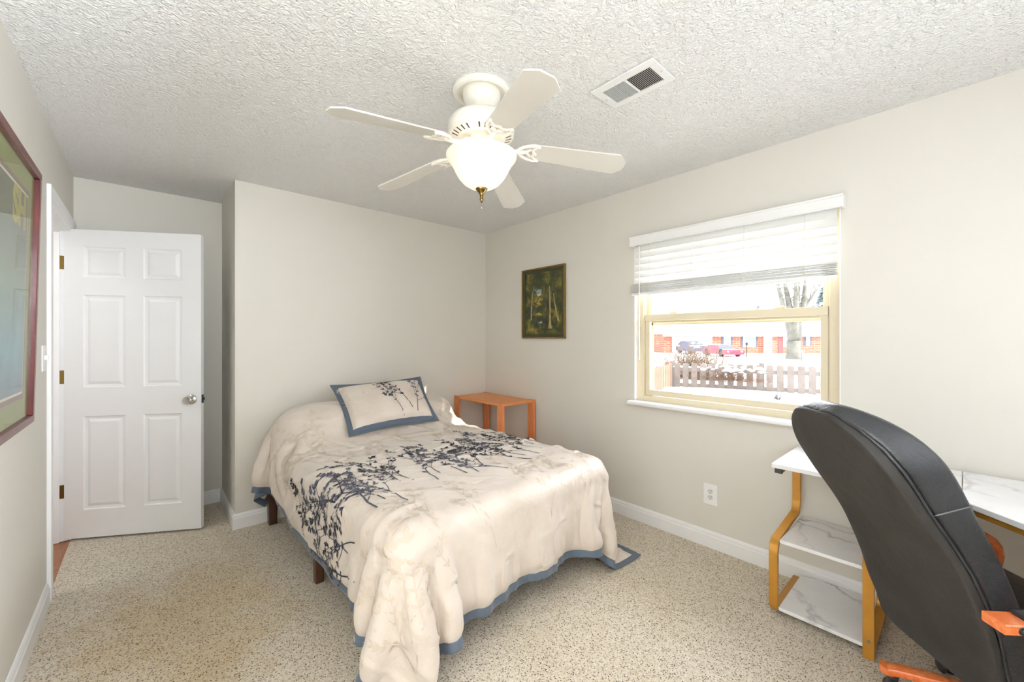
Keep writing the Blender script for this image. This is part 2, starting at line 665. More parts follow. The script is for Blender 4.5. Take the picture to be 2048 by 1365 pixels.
def baseboard(name, label, axis, a0, a1, at, sgn, h=0.105, t=0.014):
    """axis 'X': runs along X at y=at, protruding by sgn in y; axis 'Y': runs along Y at x=at"""
    prof = [(0, 0), (t, 0), (t, h - 0.032), (t * 0.72, h - 0.024), (t * 0.72, h - 0.016), (t * 0.45, h - 0.006), (0.003, h), (0, h)]
    bm = B()
    ends = []
    for a in (a0, a1):
        ends.append([bm.verts.new((a, at + sgn * p, z) if axis == 'X' else (at + sgn * p, a, z)) for p, z in prof])
    n = len(prof)
    for k in range(n):
        bm.faces.new((ends[0][k], ends[0][(k + 1) % n], ends[1][(k + 1) % n], ends[1][k]))
    bm.faces.new(ends[0])
    bm.faces.new(list(reversed(ends[1])))
    return tag(link(name, bm, WHITE_TRIM), label, 'baseboard', kind='structure')


baseboard('baseboard_right', 'white baseboard below the window', 'Y', YR, YB, XR, -1)
baseboard('baseboard_back', 'white baseboard behind the bed', 'X', XA - 0.0136, XR - 0.014, YB, -1)
baseboard('baseboard_alcove_side', 'white baseboard on the shaded alcove side wall', 'Y', YB, YA, XA, -1)
baseboard('baseboard_alcove', 'white baseboard on the wall behind the open door', 'X', XL, XA - 0.014, YA, -1)
baseboard('baseboard_left', 'white baseboard under the red framed poster', 'Y', YR, DY0 - 0.062, XL, 1)

# doorway trim and jamb
bm = B()
cw, ct = 0.058, 0.017
bm_box(bm, XL, XL + ct, DY0 - cw, DY0, 0, DZ + cw, bevel=0.003)
bm_box(bm, XL, XL + ct, DY1, DY1 + cw, 0, DZ + cw, bevel=0.003)
bm_box(bm, XL, XL + ct, DY0, DY1, DZ, DZ + cw, bevel=0.003)
tag(link('trim_1', bm, WHITE_TRIM), 'white door casing around the bedroom doorway', 'door casing', kind='structure')
bm = B()
bm_box(bm, XL - 0.13, XL + 0.001, DY0 - 0.001, DY0 + 0.018, 0, DZ)
bm_box(bm, XL - 0.13, XL + 0.001, DY1 - 0.018, DY1 + 0.001, 0, DZ)
bm_box(bm, XL - 0.13, XL + 0.001, DY0 + 0.018, DY1 - 0.018, DZ - 0.018, DZ + 0.001)
bm_box(bm, XL - 0.085, XL - 0.05, DY1 - 0.03, DY1 - 0.018, 0, DZ - 0.018)
bm_box(bm, XL - 0.085, XL - 0.05, DY0 + 0.018, DY0 + 0.03, 0, DZ - 0.018)
bm_box(bm, XL - 0.085, XL - 0.05, DY0 + 0.03, DY1 - 0.03, DZ - 0.03, DZ - 0.018)
tag(link('trim_2', bm, WHITE_TRIM), 'white door jamb with stop lining the doorway', 'door jamb', kind='structure')
# hallway beyond the doorway
bm = B()
bm_box(bm, XL - 1.3, XL - 0.001, 2.4, 4.8, -0.13, -0.004)
tag(link('floor_hall', bm, HALL_WOOD), 'reddish brown wood floor seen through the doorway', 'floor', kind='structure')
bm = B()
bm_box(bm, XL - 1.42, XL - 1.3, 2.3, 4.9, -0.12, ZC)
bm_box(bm, XL - 1.3, XL - 0.12, 4.8, 4.9, -0.12, ZC)
bm_box(bm, XL - 1.3, XL - 0.12, 2.3, 2.4, -0.12, ZC)
tag(link('wall_hall', bm, WALL), 'hallway wall beyond the doorway', 'wall', kind='structure')
bm = B()
bm_box(bm, XL - 1.42, XL - 0.15, 2.3, 4.9, ZC, ZC + 0.1)
tag(link('ceiling_hall', bm, mat('hall_ceiling_paint', (0.75, 0.74, 0.73), 0.7)), 'hallway ceiling beyond the doorway', 'ceiling', kind='structure')


# ------------------------------------------------------------------ six panel door
def build_door():
    p0 = Vector((-0.409, 3.935, 0))
    p1 = Vector((0.274, 3.538, 0))
    ex = (p1 - p0).normalized()
    wdt = (p1 - p0).length
    en = Vector((-ex.y, ex.x, 0))        # away from the camera
    xf = Matrix(((ex.x, en.x, 0, p0.x), (ex.y, en.y, 0, p0.y), (0, 0, 1, 0), (0, 0, 0, 1)))
    z0, z1, th = 0.015, 2.052, 0.035
    d = thing('door_1', 'white six panel door standing open into the room', 'door', (p0.x, p0.y, 0), kind='structure')
    panels = []
    for xa, xb in ((0.105, 0.342), (0.446, 0.675)):
        for za, zb in ((0.200, 0.818), (1.008, 1.619), (1.732, 1.94)):
            panels.append((xa, xb, za, zb))
    for side in (0, 1):
        bm = B()
        xs = sorted({0, wdt, *[p[0] for p in panels], *[p[1] for p in panels]})
        zs = sorted({z0, z1, *[p[2] for p in panels], *[p[3] for p in panels]})
        y = 0.0 if side == 0 else th
        dirn = 1 if side == 0 else -1

        def vert(x, dy, z):
            return bm.verts.new((x, y + dirn * dy, z))
        for i in range(len(xs) - 1):
            for j in range(len(zs) - 1):
                q = (xs[i], xs[i + 1], zs[j], zs[j + 1])
                if any(abs(q[0] - p[0]) < 1e-6 and abs(q[1] - p[1]) < 1e-6 and abs(q[2] - p[2]) < 1e-6 and abs(q[3] - p[3]) < 1e-6 for p in panels):
                    rings = []
                    for ins, dep in ((0, 0), (0.006, 0.008), (0.020, 0.010), (0.036, 0.0035), (0.040, 0.0025)):
                        rings.append([vert(q[0] + ins, dep, q[2] + ins), vert(q[1] - ins, dep, q[2] + ins),
                                      vert(q[1] - ins, dep, q[3] - ins), vert(q[0] + ins, dep, q[3] - ins)])
                    for A, C in zip(rings, rings[1:]):
                        for k in range(4):
                            bm.faces.new((A[k], A[(k + 1) % 4], C[(k + 1) % 4], C[k]))
                    bm.faces.new(rings[-1])
                else:
                    bm.faces.new((vert(q[0], 0, q[2]), vert(q[1], 0, q[2]), vert(q[1], 0, q[3]), vert(q[0], 0, q[3])))
        if side == 0:
            for a, b in (((0, z0), (wdt, z0)), ((wdt, z0), (wdt, z1)), ((wdt, z1), (0, z1)), ((0, z1), (0, z0))):
                bm.faces.new([bm.verts.new((a[0], 0, a[1])), bm.verts.new((b[0], 0, b[1])), bm.verts.new((b[0], th, b[1])), bm.verts.new((a[0], th, a[1]))])
            bm_front = bm
        else:
            me = bpy.data.meshes.new('tmp')
            bm.to_mesh(me)
            bm_front.from_mesh(me)
            bpy.data.meshes.remove(me)
            bm.free()
    bmesh.ops.remove_doubles(bm_front, verts=bm_front.verts, dist=0.0002)
    link('door_leaf', bm_front, DOOR_WHITE, d, xf=xf)
    for s in (-1, 1):
        bm = B()
        base = 0.0 if s < 0 else th
        prof = [(0.0, 0.0), (0.034, 0.0), (0.034, 0.004), (0.030, 0.009), (0.016, 0.012), (0.014, 0.024), (0.020, 0.032), (0.027, 0.045), (0.0275, 0.056), (0.022, 0.062), (0.0, 0.058)]
        bm_lathe(bm, [(r, base + s * h) for r, h in prof], (0.732, 0, 0.911), 28, axis='Y', cap=False)
        link('door_knob', bm, NICKEL, d, 40, xf=xf)
    bm = B()
    bm_box(bm, wdt - 0.001, wdt + 0.002, 0.006, 0.030, 0.882, 0.94)
    bm_box(bm, wdt + 0.002, wdt + 0.012, 0.011, 0.025, 0.900, 0.922, bevel=0.002)
    link('latch', bm, DARK_METAL, d, xf=xf)
    for zc in (1.83, 1.078, 0.326):
        bm = B()
        bm_box(bm, XL - 0.052, XL - 0.004, DY1 - 0.0195, DY1 - 0.0178, zc - 0.044, zc + 0.044)
        bm_tube(bm, [(XL + 0.004, DY1 - 0.012, zc - 0.046), (XL + 0.004, DY1 - 0.012, zc + 0.046)], 0.006, 10)
        for k in (-0.028, 0.0, 0.028):
            bm_lathe(bm, [(0.004, -0.0202), (0.004, -0.0195)], (XL - 0.03, DY1, zc + k), 8, axis='Y')
        link('hinge', bm, BRASS, d)


build_door()

# light switch by the doorway
sw = thing('light_switch', 'white toggle light switch plate beside the door casing', 'light switch', (XL, 2.985, 1.172))
bm = B()
bm_box(bm, XL, XL + 0.006, 2.945, 3.025, 1.172, 1.298, bevel=0.003)
link('cover_plate', bm, WHITE_TRIM, sw)
bm = B()
bm_box(bm, XL + 0.004, XL + 0.02, 2.979, 2.991, 1.228, 1.250, bevel=0.002)
link('toggle', bm, WHITE_TRIM, sw)

# wall outlet
ol = thing('wall_outlet', 'white duplex electrical outlet on the wall below the window', 'outlet', (XR, 1.082, 0.27))
bm = B()
bm_box(bm, XR - 0.006, XR, 1.039, 1.125, 0.27, 0.404, bevel=0.003)
link('cover_plate', bm, WHITE_TRIM, ol)
for zc in (0.319, 0.357):
    bm = B()
    bm_lathe(bm, [(0.0165, -0.0085), (0.0165, -0.004)], (XR, 1.082, zc), 24, axis='X')
    r = link('receptacle', bm, mat('outlet_face', (0.72, 0.72, 0.71), 0.4), ol)
    bm = B()
    for yy, hh in ((1.0755, 0.0055), (1.0885, 0.0045)):
        bm_box(bm, XR - 0.0092, XR - 0.0082, yy - 0.0012, yy + 0.0012, zc + 0.0005, zc + 0.0005 + hh * 1.6)
    bm_lathe(bm, [(0.0028, -0.0092), (0.0028, -0.0082)], (XR, 1.082, zc - 0.008), 10, axis='X')
    link('slots', bm, DARK_METAL, r)


# ------------------------------------------------------------------ window
def build_window():
    w = thing('window_1', 'beige vinyl double hung window looking onto the snowy street', 'window', (XR, (WY0 + WY1) / 2, WZ0), kind='structure')
    xa, xb = 2.708, 2.80
    bm = B()
    jw = 0.052
    bm_box(bm, xa, xb, WY1 - jw, WY1, WZ0, WZ1, bevel=0.003)
    bm_box(bm, xa, xb, WY0, WY0 + jw, WZ0, WZ1, bevel=0.003)
    bm_box(bm, xa, xb, WY0 + jw, WY1 - jw, WZ0, 0.915, bevel=0.003)
    bm_box(bm, xa, xb, WY0 + jw, WY1 - jw, WZ1 - 0.05, WZ1, bevel=0.003)
    # track ribs
    for y in (WY1 - jw - 0.006, WY0 + jw):
        bm_box(bm, xa + 0.012, xa + 0.018, y, y + 0.006, 0.915, WZ1 - 0.05)
        bm_box(bm, xa + 0.052, xa + 0.056, y, y + 0.006, 0.915, WZ1 - 0.05)
    link('window_frame', bm, VINYL, w)
    # lower sash
    y0, y1 = WY0 + jw + 0.008, WY1 - jw - 0.008
    bm = B()
    sx0, sx1 = 2.722, 2.752
    st = 0.034
    bm_box(bm, sx0, sx1, y1 - st, y1, 0.918, 1.503, bevel=0.002)
    bm_box(bm, sx0, sx1, y0, y0 + st, 0.918, 1.503, bevel=0.002)
    bm_box(bm, sx0 - 0.006, sx1, y0, y1, 1.459, 1.505, bevel=0.002)
    bm_box(bm, sx0, sx1, y0 + st, y1 - st, 0.918, 0.958, bevel=0.002)
    ls = link('lower_sash', bm, VINYL, w)
    bm = B()
    bm_box(bm, 2.735, 2.738, y0 + st, y1 - st, 0.958, 1.459)
    link('pane', bm, GLASS, ls)
    # sash locks
    for yy in (1.36, 0.72):
        bm = B()
        bm_box(bm, 2.724, 2.75, yy - 0.03, yy + 0.03, 1.505, 1.512, bevel=0.003)
        bm_tube(bm, [(2.737, yy + 0.02, 1.514), (2.735, yy - 0.01, 1.517), (2.727, yy - 0.035, 1.515)], [0.006, 0.006, 0.004], 8)
        link('sash_lock', bm, VINYL, ls)
    # upper sash
    bm = B()
    ux0, ux1 = 2.760, 2.788
    bm_box(bm, ux0, ux1, y1 - 0.03, y1, 1.46, WZ1 - 0.052, bevel=0.002)
    bm_box(bm, ux0, ux1, y0, y0 + 0.03, 1.46, WZ1 - 0.052, bevel=0.002)
    bm_box(bm, ux0, ux1, y0, y1, 1.445, 1.49, bevel=0.002)
    bm_box(bm, ux0, ux1, y0, y1, WZ1 - 0.09, WZ1 - 0.052, bevel=0.002)
    us = link('upper_sash', bm, VINYL, w)
    bm = B()
    bm_box(bm, 2.772, 2.775, y0 + 0.03, y1 - 0.03, 1.49, WZ1 - 0.09)
    link('pane', bm, GLASS, us)
    # outer storm rim
    bm = B()
    bm_box(bm, 2.796, 2.806, y1 - 0.02, y1 + 0.03, 0.90, 1.98)
    bm_box(bm, 2.796, 2.806, y0 - 0.03, y0 + 0.02, 0.90, 1.98)
    bm_box(bm, 2.796, 2.806, y0, y1, 1.43, 1.455)
    link('storm_rim', bm, VINYL, w)
    # sill (stool)
    bm = B()
    poly = [(2.606, 0.0), (2.709, 0.0), (2.709, 0.024), (2.612, 0.026)]
    bm_box(bm, 2.609, 2.672, WY0 - 0.04, WY1 + 0.034, 0.848, 0.877, bevel=0.011, seg=4)
    bm_box(bm, 2.66, 2.709, WY0 + 0.001, WY1 - 0.001, 0.850, 0.8768)
    link('window_sill', bm, WHITE_TRIM, w, 40)
    # white plaster reveals
    bm = B()
    bm_box(bm, XR - 0.001, 2.709, WY1 - 0.004, WY1 + 0.001, 0.877, WZ1)
    bm_box(bm, XR - 0.001, 2.709, WY0 - 0.001, WY0 + 0.004, 0.877, WZ1)
    bm_box(bm, XR - 0.001, 2.709, WY0, WY1, WZ1 - 0.004, WZ1 + 0.001)
    link('reveal', bm, WHITE_TRIM, w)


build_window()


def build_blind():
    b = thing('window_blind', 'white horizontal slat blind raised halfway over the window', 'blind', (2.66, 1.03, 1.64))
    # valance with returns
    bm = B()
    bm_box(bm, 2.605, 2.617, 0.408, 1.628, 1.998, 2.066, bevel=0.003)
    bm_box(bm, 2.617, 2.671, 0.408, 0.420, 2.000, 2.064, bevel=0.002)
    bm_box(bm, 2.617, 2.671, 1.616, 1.628, 2.000, 2.064, bevel=0.002)
    bm_box(bm, 2.599, 2.607, 0.408, 1.628, 2.052, 2.064, bevel=0.003)
    bm_box(bm, 2.601, 2.607, 0.408, 1.628, 2.000, 2.008, bevel=0.002)
    link('valance', bm, mat('white_valance', (0.86, 0.86, 0.85), 0.35), b)
    bm = B()
    bm_box(bm, 2.628, 2.668, 0.432, 1.612, 2.010, 2.050)
    link('head_rail', bm, mat('white_valance', (0.86, 0.86, 0.85), 0.35), b)
    y0, y1 = 0.440, 1.617
    # closed slats
    bm = B()
    z = 1.985
    n = 6
    for k in range(n):
        zt = 2.012 - k * 0.0475
        prof = []
        for q in range(5):
            f = q / 4
            prof.append((2.664 - 0.016 * f - 0.003 * math.sin(math.pi * f), zt - 0.052 * f))
        th = 0.0026
        A = [bm.verts.new((x, y0, zz)) for x, zz in prof] + [bm.verts.new((x - th, y0, zz - 0.0008)) for x, zz in reversed(prof)]
        C = [bm.verts.new((v.co.x, y1, v.co.z)) for v in A]
        m = len(A)
        for i in range(m):
            bm.faces.new((A[i], A[(i + 1) % m], C[(i + 1) % m], C[i]))
        bm.faces.new(A)
        bm.faces.new(list(reversed(C)))
    link('slats', bm, BLIND, b)
    # gathered stack
    rnd = random.Random(4)
    bm = B()
    zz = 1.664
    for k in range(11):
        dx = rnd.uniform(-0.004, 0.004)
        dy = rnd.uniform(-0.003, 0.003)
        tl = rnd.uniform(-0.002, 0.002)
        vs = bm_box(bm, 2.628 + dx, 2.668 + dx * 0.3, y0 + dy, y1 + 0.012 + dy, zz, zz + 0.0034, bevel=0.0012, seg=1)
        for v in vs:
            v.co.z += tl * (v.co.y - 1.03)
        zz += 0.0058
    link('slat_stack', bm, BLIND, b)
    bm = B()
    bm_box(bm, 2.626, 2.669, y0, y1 + 0.01, 1.642, 1.661, bevel=0.004)
    br = link('bottom_rail', bm, mat('white_valance', (0.86, 0.86, 0.85), 0.35), b)
    for y in (1.486, 1.184, 0.876, 0.576):
        bm = B()
        bm_lathe(bm, [(0.005, 1.637), (0.006, 1.643)], (2.64, y, 0), 10)
        link('rail_button', bm, mat('clear_grey_plastic', (0.35, 0.35, 0.35), 0.4), br)
    for y in (1.486, 1.184, 0.876, 0.576):
        bm = B()
        for x in (2.6215,):
            bm_tube(bm, [(x + 0.014, y, 2.0), (x + 0.010, y, 1.74), (x, y + 0.002, 1.70), (x, y, 1.662)], 0.0013, 6)
        # slack loops in front of the stack
        for k in range(4):
            zc = 1.725 - k * 0.016
            pts = [(x - 0.004 * math.sin(math.pi * q / 8), y - 0.022 + 0.044 * q / 8, zc - 0.008 * math.sin(math.pi * q / 8 * (1 + k % 2))) for q in range(9)]
            bm_tube(bm, pts, 0.0011, 5)
        link('ladder_cord', bm, mat('ivory_cord', (0.78, 0.76, 0.68), 0.7), b)
    bm = B()
    bm_tube(bm, [(2.612, 1.552, 1.992), (2.609, 1.552, 1.60), (2.609, 1.552, 1.178)], [0.004, 0.0045, 0.005], 8)
    link('tilt_wand', bm, mat('white_valance', (0.86, 0.86, 0.85), 0.35), b)
    bm = B()
    bm_tube(bm, [(2.612, 1.552, 1.992), (2.616, 1.556, 2.005)], 0.0022, 6)
    link('wand_hook', bm, DARK_METAL, b)


build_blind()


# ------------------------------------------------------------------ landscape picture on the right wall
def mk_painting():
    t = NT('woodland_oil_painting')
    v = t.coord('Object')
    sp = t.n('ShaderNodeSeparateXYZ')
    t.l(v, sp.inputs[0])
    n1 = t.noise(v, 9, 6, 0.65)
    n2 = t.noise(v, 34, 5, 0.7)
    foliage = t.ramp(n1, [(0.34, lin((26, 30, 16))), (0.48, lin((48, 54, 24))), (0.60, lin((98, 92, 36))), (0.74, lin((158, 134, 58)))])
    fine = t.ramp(n2, [(0.35, (0.35, 0.35, 0.3)), (0.55, (1, 1, 0.9)), (0.7, (1.5, 1.4, 1.0))])
    base = t.mix(0.85, foliage, fine, 'MULTIPLY')

    def blob(cy, cz, ry, rz, soft=0.5):
        a = t.n('ShaderNodeVectorMath', operation='MULTIPLY_ADD')
        t.l(v, a.inputs[0])
        a.inputs[1].default_value = (0, 1 / ry, 1 / rz)
        a.inputs[2].default_value = (0, -cy / ry, -cz / rz)
        d = t.n('ShaderNodeVectorMath', operation='LENGTH')
        t.l(a.outputs[0], d.inputs[0])
        s = t.n('ShaderNodeMath', operation='MULTIPLY_ADD')
        t.l(n2, s.inputs[0])
        s.inputs[1].default_value = 1.6
        t.l(d.outputs['Value'], s.inputs[2])
        return t.ramp(s.outputs[0], [(1.2 - 0.25 * soft if False else 0.0, (1, 1, 1)), (0.85, (1, 1, 1)), (1.0, (0, 0, 0))])
    # local frame: +Y is towards the left of the picture, Z from the bottom edge
    for cy, cz, ry, rz, c in ((0.07, 0.34, 0.26, 0.22, (166, 140, 60)), (0.06, 0.43, 0.20, 0.13, (150, 172, 190)), (0.05, 0.40, 0.14, 0.08, (214, 214, 200)),
                              (0.06, 0.33, 0.20, 0.15, (190, 150, 62)), (0.05, 0.22, 0.24, 0.09, (176, 168, 70)),
                              (0.04, 0.145, 0.12, 0.07, (200, 206, 196)), (0.10, 0.13, 0.22, 0.07, (40, 50, 48)),
                              (-0.13, 0.38, 0.14, 0.42, (38, 42, 26)), (0.19, 0.25, 0.12, 0.4, (34, 42, 22)), (0.14, 0.08, 0.2, 0.09, (150, 128, 46)),
                              (-0.12, 0.06, 0.3, 0.10, (96, 98, 40))):
        base = t.mix(blob(cy, cz, ry, rz), base, t.mix(0.8, lin(c), fine, 'MULTIPLY'))
    t.l(base, t.b.inputs['Base Color'])
    t.b.inputs['Roughness'].default_value = 0.35
    return t.m


lp = thing('framed_painting', 'small framed woodland landscape painting on the wall left of the window', 'painting', (XR, 2.55, 1.331))
y0, y1, z0, z1 = 2.283, 2.818, 1.331, 1.975
FR_GREEN = mat('dark_green_frame', lin((52, 50, 20)), 0.35, var=0.2, vscale=30)
FR_GOLD = mat('bronze_gilt_frame', lin((122, 96, 48)), 0.35, 0.5, var=0.2, vscale=40)


def frame_ring(bm, y0, y1, z0, z1, w, x0, x1):
    for d in ((x0, x1, y0, y1, z0, z0 + w), (x0, x1, y0, y1, z1 - w, z1), (x0, x1, y0, y0 + w, z0 + w, z1 - w), (x0, x1, y1 - w, y1, z0 + w, z1 - w)):
        bm_box(bm, *d, bevel=min(0.003, w * 0.3), seg=2)


bm = B()
frame_ring(bm, y0, y1, z0, z1, 0.014, XR - 0.024, XR)
link('outer_frame', bm, FR_GOLD, lp)
bm = B()
frame_ring(bm, y0 + 0.014, y1 - 0.014, z0 + 0.014, z1 - 0.014, 0.026, XR - 0.018, XR - 0.001)
link('inner_frame', bm, FR_GREEN, lp)
bm = B()
bm_box(bm, XR - 0.010, XR - 0.001, y0 + 0.04, y1 - 0.04, z0 + 0.04, z1 - 0.04)
cv = link('canvas', bm, mk_painting(), lp)
# pale birch trunks painted across the canvas
bm = B()


def painted_stroke(bm, pts, x):
    L, Rr = [], []
    for y, z, w in pts:
        L.append(bm.verts.new((x, y - w, z)))
        Rr.append(bm.verts.new((x, y + w, z)))
    for k in range(len(pts) - 1):
        bm.faces.new((L[k], Rr[k], Rr[k + 1], L[k + 1]))


painted_stroke(bm, [(2.46, 1.42, .022), (2.463, 1.47, .013), (2.462, 1.58, .009), (2.466, 1.72, .008), (2.468, 1.80, .005)], XR - 0.0104)
painted_stroke(bm, [(2.36, 1.48, .010), (2.385, 1.56, .009), (2.41, 1.66, .006), (2.42, 1.73, .003)], XR - 0.0104)
painted_stroke(bm, [(2.70, 1.50, .008), (2.695, 1.62, .007), (2.685, 1.74, .005), (2.66, 1.82, .003)], XR - 0.0104)
link('painted_trunks', bm, mat('painted_bark', lin((150, 132, 84)), 0.4, var=0.45, vscale=45), lp)


# ------------------------------------------------------------------ red framed poster on the left wall
def build_poster():
    y0, y1, z0, z1 = 1.74, 2.60, 0.985, 2.025
    p = thing('framed_poster', 'large poster with green mat in a cherry red frame on the left wall', 'poster', (XL, (y0 + y1) / 2, z0))
    tilt = Matrix.Translation((XL, 0, z0)) @ Matrix.Rotation(rad(1.2), 4, 'Y') @ Matrix.Translation((-XL, 0, -z0))
    bm = B()
    frame_ring(bm, y0, y1, z0, z1, 0.030, XL + 0.001, XL + 0.026)
    link('frame', bm, FRAME_RED, p, xf=tilt)

    def panel(name, ins, x, m):
        bm = B()
        bm_box(bm, XL + 0.002, x, y0 + ins, y1 - ins, z0 + ins, z1 - ins)
        return link(name, bm, m, p, xf=tilt)
    panel('mat_board', 0.028, XL + 0.008, mat('sage_green_mat', lin((150, 156, 92)), 0.8))
    panel('inner_mat', 0.112, XL + 0.0090, mat('mauve_brown_mat', lin((138, 112, 98)), 0.8))
    panel('mat_bevel', 0.132, XL + 0.0098, mat('cream_mat_bevel', lin((226, 226, 206)), 0.7))
    t = NT('poster_print')
    v = t.coord('Object')
    sp = t.n('ShaderNodeSeparateXYZ')
    t.l(v, sp.inputs[0])
    c = t.ramp(sp.outputs[2], [(0.10, lin((120, 132, 150))), (0.3, lin((128, 176, 186))), (0.55, lin((136, 158, 138))), (0.80, lin((112, 116, 92))), (0.95, lin((96, 96, 84)))])
    c = t.mix(0.5, c, t.ramp(t.noise(v, 5, 4, 0.6, 1.5), [(0.35, (0.6, 0.66, 0.66)), (0.65, (1.1, 1.1, 1.05))]), 'MULTIPLY')
    t.l(c, t.b.inputs['Base Color'])
    t.b.inputs['Roughness'].default_value = 0.6
    panel('poster_print', 0.142, XL + 0.0106, t.m)
    cu = bpy.data.curves.new('lettering', 'FONT')
    cu.body = 'SH'
    cu.size = 0.17
    cu.extrude = 0.0004
    cu.offset = 0.007
    tmp = bpy.data.objects.new('tmp_text', cu)
    COL.objects.link(tmp)
    bpy.context.view_layer.update()
    dg = bpy.context.evaluated_depsgraph_get()
    me = bpy.data.meshes.new_from_object(tmp.evaluated_get(dg))
    bpy.data.objects.remove(tmp)
    bm = B()
    bm.from_mesh(me)
    bpy.data.meshes.remove(me)
    xs = [q.co.x for q in bm.verts]
    # lettering reads towards the doorway, so text x runs along +Y
    wid = max(xs)
    for q in bm.verts:
        q.co = Vector((XL + 0.0112 + q.co.z, 2.42 - wid + q.co.x, 1.755 + q.co.y * 1.05))
    link('lettering', bm, mat('mustard_print', lin((178, 168, 72)), 0.6), p, xf=tilt)
    bm = B()
    bm_box(bm, XL + 0.0135, XL + 0.0150, y0 + 0.026, y1 - 0.026, z0 + 0.026, z1 - 0.026)
    link('glazing', bm, FRAME_GLASS, p, xf=tilt)


build_poster()

# ------------------------------------------------------------------ ceiling register
vt = thing('ceiling_vent', 'white louvred air register in the ceiling near the fan', 'vent', (1.57, 0.97, ZC))
vx0, vx1, vy0, vy1 = 1.474, 1.664, 0.818, 1.118
bm = B()
iy0, iy1, ix0, ix1 = 0.853, 1.083, 1.513, 1.633
for d in ((vx0, ix0, vy0, vy1), (ix1, vx1, vy0, vy1), (ix0, ix1, vy0, iy0), (ix0, ix1, iy1, vy1), (ix0, ix1, 0.963, 0.972)):
    bm_box(bm, d[0], d[1], d[2], d[3], ZC - 0.009, ZC - 0.002, bevel=0.002)
fr = link('face_plate', bm, mat('white_register_enamel', (0.80, 0.80, 0.79), 0.35), vt)
bm = B()
bm_box(bm, ix0 - 0.002, ix1 + 0.002, iy0 - 0.002, iy1 + 0.002, ZC - 0.0022, ZC - 0.0004)
link('dark_duct', bm, mat('dark_duct', (0.035, 0.025, 0.02), 0.9), vt)
bm = B()
for k in range(15):
    for (a, bq, sg) in ((iy0, 0.963, -1), (0.972, iy1, 1)):
        y = a + (k + 0.5) * (bq - a) / 15
        h = 0.0068
        sl = (0.0046 if sg < 0 else 0.0006)
        q = [(ix0, y + sl, ZC - 0.0024), (ix1, y + sl, ZC - 0.0024), (ix1, y - sl * 0.3, ZC - 0.0092), (ix0, y - sl * 0.3, ZC - 0.0092)]
        A = [bm.verts.new(c) for c in q]
        C = [bm.verts.new((c[0], c[1] + 0.0012, c[2])) for c in q]
        bm.faces.new(A)
        bm.faces.new(list(reversed(C)))
        for i in range(4):
            bm.faces.new((A[i], A[(i + 1) % 4], C[(i + 1) % 4], C[i]))
link('louvers', bm, mat('white_register_enamel', (0.80, 0.80, 0.79), 0.35), vt)
for (x, y) in ((1.573, 0.833), (1.573, 1.102)):
    bm = B()
    bm_lathe(bm, [(0.0045, ZC - 0.0105), (0.0045, ZC - 0.0085)], (x, y, 0), 10)
    link('screw', bm, NICKEL, vt)


